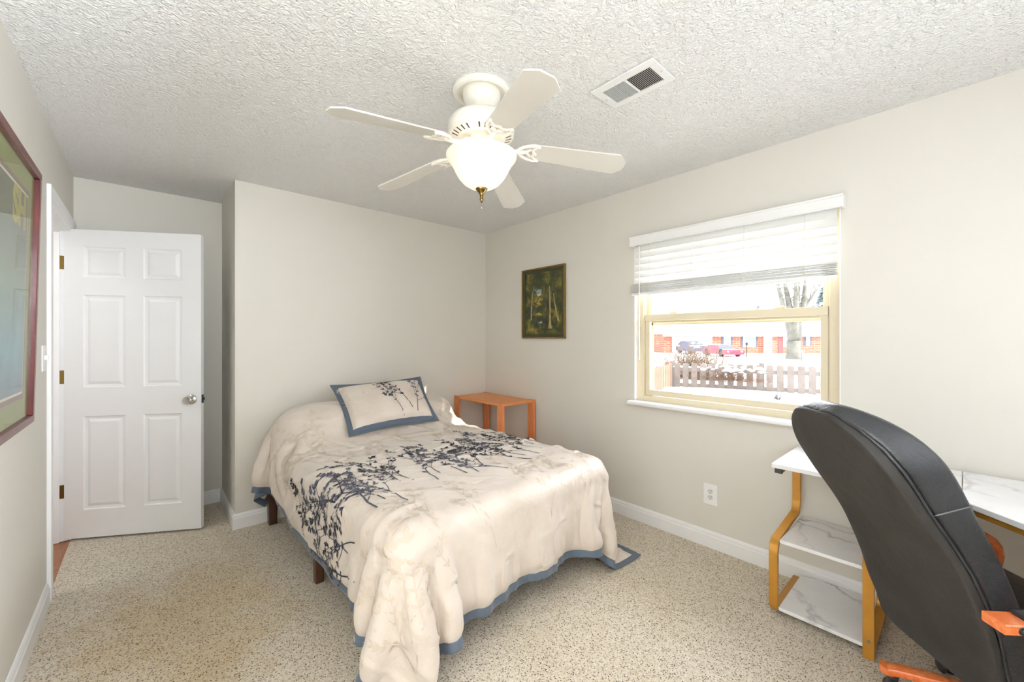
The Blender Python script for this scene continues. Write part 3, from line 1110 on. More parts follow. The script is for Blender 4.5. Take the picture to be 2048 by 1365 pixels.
# ------------------------------------------------------------------ ceiling fan
def build_fan():
    cx, cy = 1.111, 1.443
    f = thing('ceiling_fan', 'cream five blade ceiling fan with frosted bowl light', 'ceiling fan', (cx, cy, ZC))
    c = (cx, cy, 0)
    bm = B()
    bm_lathe(bm, [(0.0, 2.4395), (0.127, 2.4395), (0.128, 2.428), (0.122, 2.420), (0.112, 2.416), (0.104, 2.420), (0.100, 2.428), (0.094, 2.430), (0.0, 2.430)], c, 56)
    link('ceiling_ring', bm, FAN_WHITE, f, 30)
    bm = B()
    bm_lathe(bm, [(0.0, 2.431), (0.083, 2.431), (0.084, 2.415), (0.080, 2.398), (0.071, 2.381), (0.058, 2.366), (0.050, 2.360), (0.047, 2.352), (0.040, 2.349), (0.0, 2.349)], c, 48)
    link('canopy', bm, FAN_WHITE, f, 35)
    bm = B()
    bm_lathe(bm, [(0.022, 2.352), (0.022, 2.346), (0.0135, 2.343), (0.0135, 2.318)], c, 24)
    link('down_rod', bm, FAN_WHITE, f, 40)
    bm = B()
    bm_lathe(bm, [(0.0, 2.322), (0.028, 2.322), (0.070, 2.319), (0.108, 2.314), (0.134, 2.304), (0.146, 2.288), (0.148, 2.268), (0.146, 2.252), (0.143, 2.247),
                  (0.146, 2.243), (0.142, 2.236), (0.100, 2.222), (0.096, 2.218), (0.090, 2.221), (0.0, 2.221)], c, 64)
    # cooling slots in the sloping underside
    slot_faces = []
    for k in range(30):
        a = 2 * math.pi * k / 30
        if k % 6 == 0:
            continue
        u = Vector((math.cos(a), math.sin(a), 0))
        t_ = Vector((-u.y, u.x, 0))
        for sgn in (1,):
            p0 = Vector(c) + u * 0.108 + Vector((0, 0, 2.2245))
            p1 = Vector(c) + u * 0.133 + Vector((0, 0, 2.2330))
            dn = Vector((0, 0, -0.0009))
            slot_faces.append([p + dn for p in (p0 - t_ * 0.003, p0 + t_ * 0.003, p1 + t_ * 0.004, p1 - t_ * 0.004)])
    for q in slot_faces:
        fc = bm.faces.new([bm.verts.new(p) for p in q])
        fc.material_index = 1
    link('motor_housing', bm, FAN_WHITE, f, 35, mats=[FAN_WHITE, mat('dark_slot', (0.06, 0.05, 0.04), 0.8)])
    bm = B()
    bm_lathe(bm, [(0.0, 2.222), (0.062, 2.222), (0.064, 2.200), (0.052, 2.196), (0.050, 2.190), (0.050, 2.172), (0.056, 2.168), (0.058, 2.155), (0.050, 2.150), (0.0, 2.150)], c, 40)
    link('switch_housing', bm, FAN_WHITE, f, 35)
    # frosted bowl
    bm = B()
    outer = [(0.157, 2.150), (0.157, 2.141), (0.152, 2.131), (0.140, 2.117), (0.128, 2.098), (0.116, 2.073), (0.100, 2.047), (0.080, 2.025), (0.052, 2.008), (0.024, 2.001), (0.0, 2.0)]
    inner = [(0.0, 2.005), (0.022, 2.006), (0.050, 2.013), (0.077, 2.030), (0.096, 2.051), (0.112, 2.076), (0.124, 2.100), (0.136, 2.119), (0.148, 2.133), (0.153, 2.142), (0.153, 2.150)]
    bm_lathe(bm, outer + inner + [outer[0]], c, 64, cap=False)
    bmesh.ops.remove_doubles(bm, verts=bm.verts, dist=0.00005)
    link('glass_bowl', bm, BOWL, f, 60)
    bm = B()
    bm_lathe(bm, [(0.0, 2.006), (0.0265, 2.003), (0.0265, 1.999), (0.022, 1.993), (0.012, 1.983), (0.007, 1.972), (0.008, 1.968), (0.006, 1.962), (0.0085, 1.957), (0.0085, 1.952), (0.004, 1.946), (0.005, 1.942), (0.0, 1.938)], c, 24, cap=False)
    link('finial', bm, BRASS, f, 40)
    bm = B()
    bm_tube(bm, [(cx, cy, 1.940), (cx, cy, 1.922)], 0.0007, 6)
    bm_blob(bm, (cx, cy, 1.917), 0.0035, 0.0035, 0.0055, 10, 8)
    link('pull_chain', bm, mat('pale_chain', (0.55, 0.52, 0.45), 0.3, 0.7), f, 180)
    # blades with their irons
    for k in range(5):
        az = rad(178.0 + 72 * k)
        u = Vector((math.cos(az), math.sin(az), 0))
        t_ = Vector((-u.y, u.x, 0))
        droop = math.atan(0.117)
        ur = (u * math.cos(droop) - Vector((0, 0, math.sin(droop)))).normalized()
        pitch = rad(-12)
        nz = t_.cross(ur) * -1
        if nz.z < 0:
            nz = -nz
        tt = (t_ * math.cos(pitch) + nz * math.sin(pitch)).normalized()
        nn = ur.cross(tt)
        if nn.z < 0:
            nn = -nn
        o = Vector((cx, cy, 2.200))
        xf = Matrix(((ur.x, tt.x, nn.x, o.x), (ur.y, tt.y, nn.y, o.y), (ur.z, tt.z, nn.z, o.z), (0, 0, 0, 1)))
        # outline
        r0, r1, w0, w1 = 0.205, 0.655, 0.052, 0.066
        pts = [(r0, -w0 * 0.80), (r0 + 0.02, -w0 * 0.98), (0.45, -(w0 + w1) / 2), (r1 - 0.045, -w1), (r1 - 0.037, -w1 * 0.985), (r1 - 0.012, -w1 * 0.58), (r1 - 0.004, -w1 * 0.46), (r1, -w1 * 0.38),
               (r1, w1 * 0.38), (r1 - 0.004, w1 * 0.46), (r1 - 0.012, w1 * 0.58), (r1 - 0.037, w1 * 0.985), (r1 - 0.045, w1), (0.45, (w0 + w1) / 2), (r0 + 0.02, w0 * 0.98), (r0, w0 * 0.80)]
        bm = B()
        bm_prism(bm, pts, -0.003, 0.003, bevel=0.001)
        link('fan_blade', bm, BLADE_CREAM, f, xf=xf)
        bm = B()
        zz = -0.007
        bm_tube(bm, [(0.055, 0, 0.010), (0.085, 0, 0.006), (0.105, 0, -0.006), (0.135, 0, -0.012), (0.165, 0, -0.010), (0.195, 0, zz)], [0.012, 0.011, 0.010, 0.0095, 0.010, 0.009], 10)
        for s in (-1, 1):
            bm_tube(bm, [(0.160, 0, -0.009), (0.172, s * 0.016, zz), (0.186, s * 0.032, zz), (0.208, s * 0.043, zz), (0.236, s * 0.050, zz), (0.262, s * 0.047, zz)], [0.008, 0.0075, 0.007, 0.0075, 0.0075, 0.005], 9)
            bm_tube(bm, [(0.262, s * 0.047, zz), (0.242, s * 0.036, zz), (0.230, s * 0.020, zz), (0.234, s * 0.008, zz), (0.242, 0, zz)], [0.005, 0.006, 0.006, 0.006, 0.007], 8)
            bm_tube(bm, [(0.196, 0, zz), (0.212, s * 0.010, zz), (0.222, s * 0.022, zz)], [0.007, 0.006, 0.005], 8)
            bm_blob(bm, (0.258, s * 0.046, zz - 0.003), 0.006, 0.006, 0.004, 10, 6)
        bm_blob(bm, (0.243, 0, zz - 0.002), 0.008, 0.008, 0.005, 10, 6)
        link('blade_iron', bm, FAN_WHITE, f, 60, xf=xf)
    light('fan_lamp', 'POINT', (cx, cy, 2.10), 0.45, (1.0, 0.84, 0.66), shadow_soft_size=0.03)


build_fan()


# ------------------------------------------------------------------ bed
TH = rad(2.1)
bo = Vector((0.705, 1.405, 0))
BX = Matrix(((math.cos(TH), -math.sin(TH), 0, bo.x), (math.sin(TH), math.cos(TH), 0, bo.y), (0, 0, 1, 0), (0, 0, 0, 1)))
BW, BL_ = 1.36, 1.93
bed = thing('bed_frame', 'dark brown wooden platform bed frame under the comforter', 'bed', tuple(BX @ Vector((0.68, 0.96, 0))))
for nm, d in (('side_rail', (0.0, 0.03, 0.06, 1.90, 0.235, 0.345)), ('side_rail', (BW - 0.03, BW, 0.06, 1.90, 0.235, 0.345)),
              ('foot_rail', (0.02, BW - 0.02, 0.0, 0.03, 0.235, 0.345)), ('head_rail', (0.02, BW - 0.02, 1.92, 1.95, 0.235, 0.345))):
    bm = B()
    bm_box(bm, *d, bevel=0.003)
    link(nm, bm, BED_WOOD, bed, xf=BX)
for (x, y, w) in ((0.0, 0.0, 0.062), (BW - 0.062, 0.0, 0.062), (0.0, BL_ - 0.042, 0.062), (BW - 0.062, BL_ - 0.042, 0.062), (0.0, 0.93, 0.052), (BW - 0.052, 0.93, 0.052),
                  (0.66, 0.22, 0.045), (0.66, 1.6, 0.045)):
    bm = B()
    vs = bm_box(bm, x, x + w, y, y + w, 0.0, 0.345 if w > 0.05 else 0.30, bevel=0.003)
    cxl, cyl = x + w / 2, y + w / 2
    for v in vs:
        if v.co.z < 0.1:
            v.co.x = cxl + (v.co.x - cxl) * 0.82
            v.co.y = cyl + (v.co.y - cyl) * 0.82
    link('leg', bm, BED_WOOD, bed, xf=BX)
bm = B()
for k in range(12):
    bm_box(bm, 0.03, BW - 0.03, 0.06 + k * 0.155, 0.06 + k * 0.155 + 0.08, 0.318, 0.335)
link('slat_base', bm, BED_WOOD, bed, xf=BX)
bm = B()
bm_box(bm, 0.012, BW - 0.012, 0.012, BL_ - 0.01, 0.346, 0.555, bevel=0.045, seg=4)
tag(link('mattress', bm, mat('white_mattress_ticking', (0.75, 0.74, 0.71), 0.8), smooth=60, xf=BX), 'white mattress on the dark bed frame, under the comforter', 'mattress')

# ---- the comforter, draped by a small mass-spring solver over mattress and pillows
SX0, SX1, ST0, ST1 = -0.385, 1.78, -0.395, 2.26
NXC, NYC = 74, 90


def sdf_body(P):
    """signed distance of the mattress and two head pillows, bed coordinates"""
    q = np.abs(P - np.array([BW / 2, BL_ / 2, 0.29])) - (np.array([BW / 2, BL_ / 2, 0.29]) - 0.055)
    d = np.linalg.norm(np.maximum(q, 0), axis=-1) + np.minimum(q.max(-1), 0) - 0.055
    for c, h in (((0.355, 1.715, 0.655), (0.335, 0.215, 0.165)), ((1.005, 1.705, 0.66), (0.335, 0.215, 0.165))):
        e = (P - np.array(c)) / np.array(h)
        k = (np.abs(e) ** 2.6).sum(-1) ** (1 / 2.6)
        dd = (k - 1) * 0.16
        hk = np.clip(0.5 + 0.5 * (d - dd) / 0.05, 0, 1)
        d = d * (1 - hk) + dd * hk - 0.05 * hk * (1 - hk)
    return d


def drape():
    rng = np.random.RandomState(7)
    xs = np.linspace(SX0, SX1, NXC)
    ys = np.linspace(ST0, ST1, NYC)
    X, Y = np.meshgrid(xs, ys)
    P = np.stack([X, Y, np.full_like(X, 0.90)], -1)
    # the length beyond the wall starts upright against it
    over0 = np.maximum(Y - 1.93, 0)
    P[..., 1] -= over0
    P[..., 2] += over0
    P[..., 2] += 0.004 * rng.randn(*X.shape)
    P[..., :2] += 0.002 * rng.randn(*X.shape, 2)
    V = np.zeros_like(P)
    dx, dy = xs[1] - xs[0], ys[1] - ys[0]
    dd = math.hypot(dx, dy)
    cons = []

    def sl(n, off, step):
        return slice(off, n - step, 2 * step) if step == 1 else None
    batches = []
    for par in (0, 1):
        batches.append((np.s_[:, par:-1:2], np.s_[:, par + 1::2], dx, 1.0))
        batches.append((np.s_[par:-1:2, :], np.s_[par + 1::2, :], dy, 1.0))
    for par in (0, 1):
        batches.append((np.s_[par:-1:2, :-1], np.s_[par + 1::2, 1:], dd, 0.35))
        batches.append((np.s_[par:-1:2, 1:], np.s_[par + 1::2, :-1], dd, 0.35))
    for a in range(4):
        if a < 2:
            pass
    bend = []
    for par in range(4):
        bend.append((np.s_[:, par:-2:4], np.s_[:, par + 2::4], 2 * dx, 0.09))
        bend.append((np.s_[par:-2:4, :], np.s_[par + 2::4, :], 2 * dy, 0.09))

    def project(P, a, b, L, k):
        A, Bv = P[a], P[b]
        n0 = min(A.shape[0], Bv.shape[0])
        n1 = min(A.shape[1], Bv.shape[1])
        A, Bv = A[:n0, :n1], Bv[:n0, :n1]
        D = Bv - A
        ln = np.sqrt((D * D).sum(-1, keepdims=True)) + 1e-9
        c = D * ((ln - L) / ln * 0.5 * k)
        A += c
        Bv -= c
    dt = 0.014
    thick = 0.018
    e = 0.004
    steps = 280
    wallY = 3.383
    ca, sa = math.cos(TH), math.sin(TH)
    for s in range(steps):
        V *= 0.96 if s < 200 else 0.90
        V[..., 2] -= 9.8 * dt
        Q = P + V * dt
        for it in range(26):
            for a, b, L, k in batches:
                project(Q, a, b, L, k)
            if it % 5 == 0:
                for a, b, L, k in bend:
                    project(Q, a, b, L, k)
        d = sdf_body(Q)
        hit = d < thick
        if hit.any():
            H = Q[hit]
            g = np.stack([sdf_body(H + np.array(v)) - sdf_body(H - np.array(v)) for v in ((e, 0, 0), (0, e, 0), (0, 0, e))], -1)
            g /= np.linalg.norm(g, axis=-1, keepdims=True) + 1e-9
            H2 = H + g * (thick - d[hit])[:, None]
            # friction against the body
            old = P[hit]
            mv = H2 - old
            mn = (mv * g).sum(-1, keepdims=True) * g
            Q[hit] = old + mn + (mv - mn) * 0.25
        # floor and the wall behind the headend
        fl = Q[..., 2] < 0.012
        Q[..., 2] = np.where(fl, 0.012, Q[..., 2])
        wy = Q[..., 0] * sa + Q[..., 1] * ca + bo.y
        over = np.maximum(wy - wallY, 0)
        Q[..., 1] -= over / ca
        V = (Q - P) / dt
        V[fl] *= 0.3
        P = Q
    return P


def cubic_up(A, f):
    """Catmull-Rom refinement by factor f along both axes"""
    def one(A):
        n = A.shape[0]
        t = np.arange((n - 1) * f + 1) / f
        i = np.minimum(t.astype(int), n - 2)
        u = (t - i)[:, None, None]
        g = lambda k: A[np.clip(i + k, 0, n - 1)]
        p0, p1, p2, p3 = g(-1), g(0), g(1), g(2)
        return 0.5 * (2 * p1 + (p2 - p0) * u + (2 * p0 - 5 * p1 + 4 * p2 - p3) * u * u + (3 * p1 - p0 - 3 * p2 + p3) * u ** 3)
    return one(one(A).transpose(1, 0, 2)).transpose(1, 0, 2)


def grid_normals(P):
    du = np.gradient(P, axis=1)
    dv = np.gradient(P, axis=0)
    n = np.cross(du, dv)
    return n / (np.linalg.norm(n, axis=-1, keepdims=True) + 1e-9)


def smooth_noise(x, y, seed, fx, fy):
    r = np.random.RandomState(seed)
    out = np.zeros_like(x)
    for k in range(9):
        a, b, p = r.uniform(-1, 1), r.uniform(-1, 1), r.uniform(0, 6.28)
        out += np.sin(x * fx * (0.6 + 0.8 * abs(a)) + y * fy * b + p)
    return out / 4.0


# ---- printed sprigs: a sprig is a bent stem with twigs and pairs of leaves, drawn in flat cloth coordinates
def sprig(rnd, base, ang, length, out, ink, scale=1.0):
    def stem(p, a, L, w0, w1, curl, leaves, depth):
        n = max(3, int(L / 0.045))
        pts = [p]
        dirs = [a]
        for k in range(n):
            a += curl / n + rnd.uniform(-0.10, 0.10)
            p = (p[0] + math.cos(a) * L / n, p[1] + math.sin(a) * L / n)
            pts.append(p)
            dirs.append(a)
        for k in range(n):
            u0, u1 = k / n, (k + 1) / n
            wa, wb = w0 + (w1 - w0) * u0, w0 + (w1 - w0) * u1
            (x0, y0), (x1, y1) = pts[k], pts[k + 1]
            nx, ny = -math.sin(dirs[k + 1]), math.cos(dirs[k + 1])
            out.append((ink, [(x0 - nx * wa, y0 - ny * wa), (x1 - nx * wb, y1 - ny * wb), (x1 + nx * wb, y1 + ny * wb), (x0 + nx * wa, y0 + ny * wa)]))
            if leaves and k >= (1 if depth < 2 else n * 0.16):
                for sgn in (-1, 1):
                    if rnd.random() < 0.82:
                        leaf(pts[k + 1], dirs[k + 1] + sgn * rnd.uniform(0.4, 0.95), rnd.uniform(0.020, 0.038) * scale * (1.1 - 0.35 * u1))
            if depth > 0 and k >= 1 and rnd.random() < 0.62:
                sgn = rnd.choice((-1, 1))
                stem(pts[k + 1], dirs[k + 1] + sgn * rnd.uniform(0.45, 0.85), L * rnd.uniform(0.28, 0.5) * (1 - 0.4 * u1), wb * 0.8, w1 * 0.8, sgn * rnd.uniform(-0.7, 0.3), True, depth - 1)
        leaf(pts[-1], dirs[-1], 0.026 * scale)

    def leaf(p, a, L):
        w = L * rnd.uniform(0.15, 0.23)
        ca, sa = math.cos(a), math.sin(a)
        prof = ((0, 0.12), (0.3, 0.85), (0.55, 1.0), (0.8, 0.62), (1.0, 0.05))
        for (u0, h0), (u1, h1) in zip(prof, prof[1:]):
            q = []
            for u, h in ((u0, -h0), (u1, -h1), (u1, h1), (u0, h0)):
                q.append((p[0] + ca * L * u - sa * w * h, p[1] + sa * L * u + ca * w * h))
            out.append((ink, q))
    stem(base, ang, length, 0.0030 * scale, 0.0013 * scale, rnd.uniform(-0.5, 0.5), True, 2)


def add_print(verts, faces, fmat, polys, P, N, x0, x1, y0, y1, lift):
    ny, nx = P.shape[:2]
    for ink, q in polys:
        ids = []
        ok = True
        for (x, y) in q:
            fx = (x - x0) / (x1 - x0) * (nx - 1)
            fy = (y - y0) / (y1 - y0) * (ny - 1)
            if not (1 <= fx < nx - 2 and 1 <= fy < ny - 2):
                ok = False
                break
            i, j = int(fx), int(fy)
            u, v = fx - i, fy - j
            w = ((1 - u) * (1 - v), u * (1 - v), (1 - u) * v, u * v)
            p = P[j, i] * w[0] + P[j, i + 1] * w[1] + P[j + 1, i] * w[2] + P[j + 1, i + 1] * w[3]
            n = N[j, i] * w[0] + N[j, i + 1] * w[1] + N[j + 1, i] * w[2] + N[j + 1, i + 1] * w[3]
            ids.append(p + n * lift)
        if ok:
            k = len(verts)
            verts.extend(ids)
            faces.append(tuple(range(k, k + len(ids))))
            fmat.append(ink)


def mesh_from(name, verts, faces, fmat, mats, parent, smooth=True):
    org = np.array(ORIGIN.get(parent.name, (0, 0, 0))) if parent else np.zeros(3)
    vv = np.array(verts) - org
    me = bpy.data.meshes.new(name)
    me.from_pydata(vv.tolist(), [], faces)
    for m in mats:
        me.materials.append(m)
    me.polygons.foreach_set('material_index', fmat)
    if smooth:
        me.polygons.foreach_set('use_smooth', [True] * len(faces))
    me.update()
    o = bpy.data.objects.new(name, me)
    COL.objects.link(o)
    if parent:
        o.parent = parent
    ORIGIN[o.name] = tuple(org)
    return o


def build_comforter():
    C0 = drape()
    U = 3
    P = cubic_up(C0, U)
    ny, nx = P.shape[:2]
    xs = np.linspace(SX0, SX1, nx)
    ys = np.linspace(ST0, ST1, ny)
    X, Y = np.meshgrid(xs, ys)
    N = grid_normals(P)
    # distance inside from the seam where the blue flange starts
    FL = 0.042
    edge = np.minimum(np.minimum(X - SX0, SX1 - X), np.minimum(Y - ST0, ST1 - Y)) - FL
    inner = np.clip(edge, 0, None)
    puff = 0.017 * (1 - np.exp(-inner / 0.022)) * (edge > 0)
    # gathers just above the seam
    along = np.where(np.minimum(X - SX0, SX1 - X) < np.minimum(Y - ST0, ST1 - Y), Y, X)
    g = smooth_noise(along, along * 0, 3, 70, 0)
    puff += 0.0045 * g * np.exp(-(inner / 0.05) ** 2) * (inner > 0.004)
    # soft hanging folds on the drops
    drop = np.clip((0.0 - Y) / 0.3, 0, 1)
    puff += drop * 0.014 * smooth_noise(X + 0.12 * Y, Y, 5, 17, 2.0)
    dl = np.clip((0.0 - X) / 0.3, 0, 1)
    puff += dl * 0.007 * smooth_noise(Y + 0.1 * X, X, 8, 15, 2.0)
    # quilting tacks: short horizontal tucks with a pucker below
    for tx in np.arange(SX0 + 0.2, SX1, 0.36):
        for ty in np.arange(ST0 + 0.22, ST1, 0.40):
            ox = tx + 0.03 * math.sin(tx * 9 + ty * 7)
            oy = ty + 0.04 * math.sin(tx * 5 - ty * 11)
            puff -= 0.011 * np.exp(-((X - ox) / 0.026) ** 2 - ((Y - oy) / 0.007) ** 2)
            puff += 0.006 * np.exp(-((X - ox) / 0.03) ** 2 - ((Y - oy - 0.018) / 0.012) ** 2)
            puff -= 0.005 * np.exp(-((X - ox) / 0.008) ** 2 - ((Y - oy + 0.05) / 0.04) ** 2)
    # sharp little creases
    r1 = smooth_noise(X * 0.5 + 0.25 * Y, Y + 0.3 * X, 31, 8, 16)
    r2 = smooth_noise(X + 0.8 * Y, Y - 0.5 * X, 37, 11, 9)
    top = np.clip((Y + 0.02) / 0.1, 0, 1)
    puff += np.clip(inner / 0.06, 0, 1) * (0.0095 * np.clip(1 - np.abs(r1) * 3.0, 0, 1) ** 2 + 0.008 * np.clip(1 - np.abs(r2) * 2.8, 0, 1) ** 2) * (0.35 + 0.65 * top)
    vf = smooth_noise(X * 1.0 + 0.2 * Y, Y, 41, 34, 3)
    puff += drop * 0.012 * np.clip(1 - np.abs(vf) * 2.2, 0, 1) ** 2 * np.clip(inner / 0.05, 0, 1)
    # crossing creases over the top
    puff += 0.0032 * smooth_noise(X + 0.5 * Y, Y - 0.4 * X, 11, 12, 30) * np.clip(inner / 0.05, 0, 1)
    P = P + N * puff[..., None]
    P[..., 2] = np.maximum(P[..., 2], 0.008)
    M = np.array(BX)
    P = P @ M[:3, :3].T + M[:3, 3]
    P[..., 1] = np.minimum(P[..., 1], YB - 0.006)
    N = grid_normals(P)
    cf = thing('comforter', 'champagne satin comforter with black leafy sprigs and blue border draped over the bed', 'comforter', tuple(BX @ Vector((0.68, 0.9, 0.0))))
    verts = [P[j, i] for j in range(ny) for i in range(nx)]
    faces, fm, trim_f = [], [], []
    for j in range(ny - 1):
        for i in range(nx - 1):
            q = (j * nx + i, j * nx + i + 1, (j + 1) * nx + i + 1, (j + 1) * nx + i)
            e = 0.25 * (edge[j, i] + edge[j, i + 1] + edge[j + 1, i + 1] + edge[j + 1, i])
            if e > 0:
                faces.append(q)
                fm.append(0)
            else:
                trim_f.append(q)
    polys = []
    rnd = random.Random(21)
    for k in range(30):
        x = SX0 + 0.09 + k * (SX1 - SX0 - 0.12) / 29 + rnd.uniform(-0.03, 0.03)
        y = 0.32 + rnd.uniform(-0.06, 0.26)
        sprig(rnd, (x, y), rad(90) + rnd.uniform(-0.35, 0.6), rnd.uniform(0.38, 0.62), polys, 2 if rnd.random() < 0.36 else 1, 1.0)
    faint = []
    for k in range(34):
        x = rnd.uniform(SX0 + 0.05, SX1 - 0.05)
        y = rnd.choice((rnd.uniform(-0.28, 0.15), rnd.uniform(0.85, 1.3)))
        sprig(rnd, (x, y), rad(90) + rnd.uniform(-0.6, 0.6), rnd.uniform(0.3, 0.5), faint, 3, 0.95)
    add_print(verts, faces, fm, faint, P, N, SX0, SX1, ST0, ST1, 0.0012)
    add_print(verts, faces, fm, polys, P, N, SX0, SX1, ST0, ST1, 0.0022)
    mesh_from('quilted_cover', verts, faces, fm, [SATIN, PRINT_BLACK, PRINT_SLATE, PRINT_TAN], cf)
    used = sorted({v for f in trim_f for v in f})
    rem = {v: k for k, v in enumerate(used)}
    tv = [verts[v] for v in used]
    tf = [tuple(rem[v] for v in f) for f in trim_f]
    o = mesh_from('blue_border', tv, tf, [0] * len(tf), [BLUE_TRIM], cf)
    md = o.modifiers.new('thickness', 'SOLIDIFY')
    md.thickness = 0.004
    return P, N


CP, CN = build_comforter()


# ---- sham pillow
def build_sham():
    BLc, BRc = np.array((1.008, 2.765, 0.668)), np.array((1.715, 2.775, 0.680))
    TL, TR = np.array((1.000, 3.13, 0.985)), np.array((1.735, 3.11, 1.004))
    sh = thing('pillow_sham', 'champagne pillow with printed sprigs and blue flange leaning at the bed head', 'pillow', tuple((BLc + BRc) / 2))
    n = 60
    m = 44
    nrm = np.cross(BRc - BLc, TL - BLc)
    nrm = nrm / np.linalg.norm(nrm)
    us = np.linspace(0, 1, n)
    vs = np.linspace(0, 1, m)
    U, V = np.meshgrid(us, vs)
    fw, fh = 0.055, 0.085
    # ears: edges bow inwards a little
    bow = 0.03
    Uc = U + bow * np.sin(math.pi * V) * (0.5 - U) * 2 * np.abs(0.5 - U) * 2
    Vc = V + bow * 1.4 * np.sin(math.pi * U) * (0.5 - V) * 2 * np.abs(0.5 - V) * 2
    base = (BLc[None, None] * ((1 - Uc) * (1 - Vc))[..., None] + BRc[None, None] * (Uc * (1 - Vc))[..., None]
            + TL[None, None] * ((1 - Uc) * Vc)[..., None] + TR[None, None] * (Uc * Vc)[..., None])
    iu = np.clip((U - fw) / (1 - 2 * fw), 0, 1)
    iv = np.clip((V - fh) / (1 - 2 * fh), 0, 1)
    body = (4 * iu * (1 - iu)) ** 0.36 * (4 * iv * (1 - iv)) ** 0.36
    wr = 0.004 * smooth_noise(U * 3, V * 2, 5, 9, 7) * body + 0.006 * np.sin(V * 38 + 3 * U) * np.exp(-((U - fw) / 0.12) ** 2) * body + 0.004 * np.sin(U * 50) * np.exp(-((V - fh) / 0.15) ** 2) * body
    front = base + nrm * (0.098 * body + wr + 0.003)[..., None]
    back = base - nrm * (0.035 * body + 0.003)[..., None]
    inside = (U >= fw) & (U <= 1 - fw) & (V >= fh) & (V <= 1 - fh)
    Nn = grid_normals(front)
    verts = [front[j, i] for j in range(m) for i in range(n)] + [back[j, i] for j in range(m) for i in range(n)]
    faces, fm, tr = [], [], []
    off = n * m
    for j in range(m - 1):
        for i in range(n - 1):
            q = (j * n + i, j * n + i + 1, (j + 1) * n + i + 1, (j + 1) * n + i)
            q2 = tuple(reversed([k + off for k in q]))
            uc, vc = (us[i] + us[i + 1]) / 2, (vs[j] + vs[j + 1]) / 2
            if fw < uc < 1 - fw and fh < vc < 1 - fh:
                faces += [q, q2]
                fm += [0, 0]
            else:
                tr += [q, q2]
    for j in range(m - 1):
        for i in (0, n - 1):
            a, b = j * n + i, (j + 1) * n + i
            tr.append((a, b, b + off, a + off))
    for i in range(n - 1):
        for j in (0, m - 1):
            a, b = j * n + i, j * n + i + 1
            tr.append((a, b, b + off, a + off))
    polys, faint = [], []
    W_, H_ = 0.72, 0.50
    rnd = random.Random(5)
    sprig(rnd, (0.42, 0.06), rad(98), 0.36, polys, 2, 1.0)
    sprig(rnd, (0.50, 0.11), rad(103), 0.42, polys, 1, 1.05)
    sprig(rnd, (0.54, 0.08), rad(80), 0.38, polys, 2, 1.0)
    for k in range(9):
        sprig(rnd, (rnd.uniform(0.10, 0.62), rnd.uniform(0.06, 0.22)), rad(90) + rnd.uniform(-0.5, 0.5), rnd.uniform(0.14, 0.26), faint, 3, 0.7)
    add_print(verts, faces, fm, faint, front, Nn, 0, W_, 0, H_, 0.001)
    add_print(verts, faces, fm, polys, front, Nn, 0, W_, 0, H_, 0.0018)
    mesh_from('pillow_body', verts, faces, fm, [SATIN, PRINT_BLACK, PRINT_SLATE, PRINT_TAN], sh)
    used = sorted({v for f in tr for v in f})
    rem = {v: k for k, v in enumerate(used)}
    mesh_from('blue_flange', [verts[v] for v in used], [tuple(rem[v] for v in f) for f in tr], [0] * len(tr), [BLUE_TRIM], sh, smooth=True)


build_sham()


# ------------------------------------------------------------------ pine side table in the corner
def build_side_table():
    x0, x1, y0, y1, zt = 2.262, 2.652, 2.640, 3.382, 0.765
    t = thing('side_table', 'orange pine side table in the corner beyond the bed', 'side table', ((x0 + x1) / 2, (y0 + y1) / 2, 0))
    bm = B()
    bm_box(bm, x0 + 0.004, x1 - 0.004, y0 + 0.02, y1 - 0.02, zt - 0.024, zt, bevel=0.002)
    link('table_top', bm, PINE, t)
    for xa in (x0, x1 - 0.02):
        for ya in (y0, y1 - 0.078):
            bm = B()
            bm_box(bm, xa, xa + 0.02, ya, ya + 0.078, 0, zt + 0.002, bevel=0.002)
            lg = link('leg', bm, PINE_V, t)
            if xa == x0:
                for q in (0.020, 0.058):
                    bm = B()
                    bm_lathe(bm, [(0.0, -0.0006), (0.003, -0.0006), (0.003, 0.0004)], (x0, ya + q, zt - 0.02), 8, axis='X')
                    link('dowel', bm, mat('dark_dowel', lin((96, 50, 24)), 0.6), lg)
    bm = B()
    bm_box(bm, x0 + 0.02, x1 - 0.02, y0 + 0.03, y1 - 0.03, 0.20, 0.22, bevel=0.002)
    link('lower_shelf', bm, PINE, t)


build_side_table()


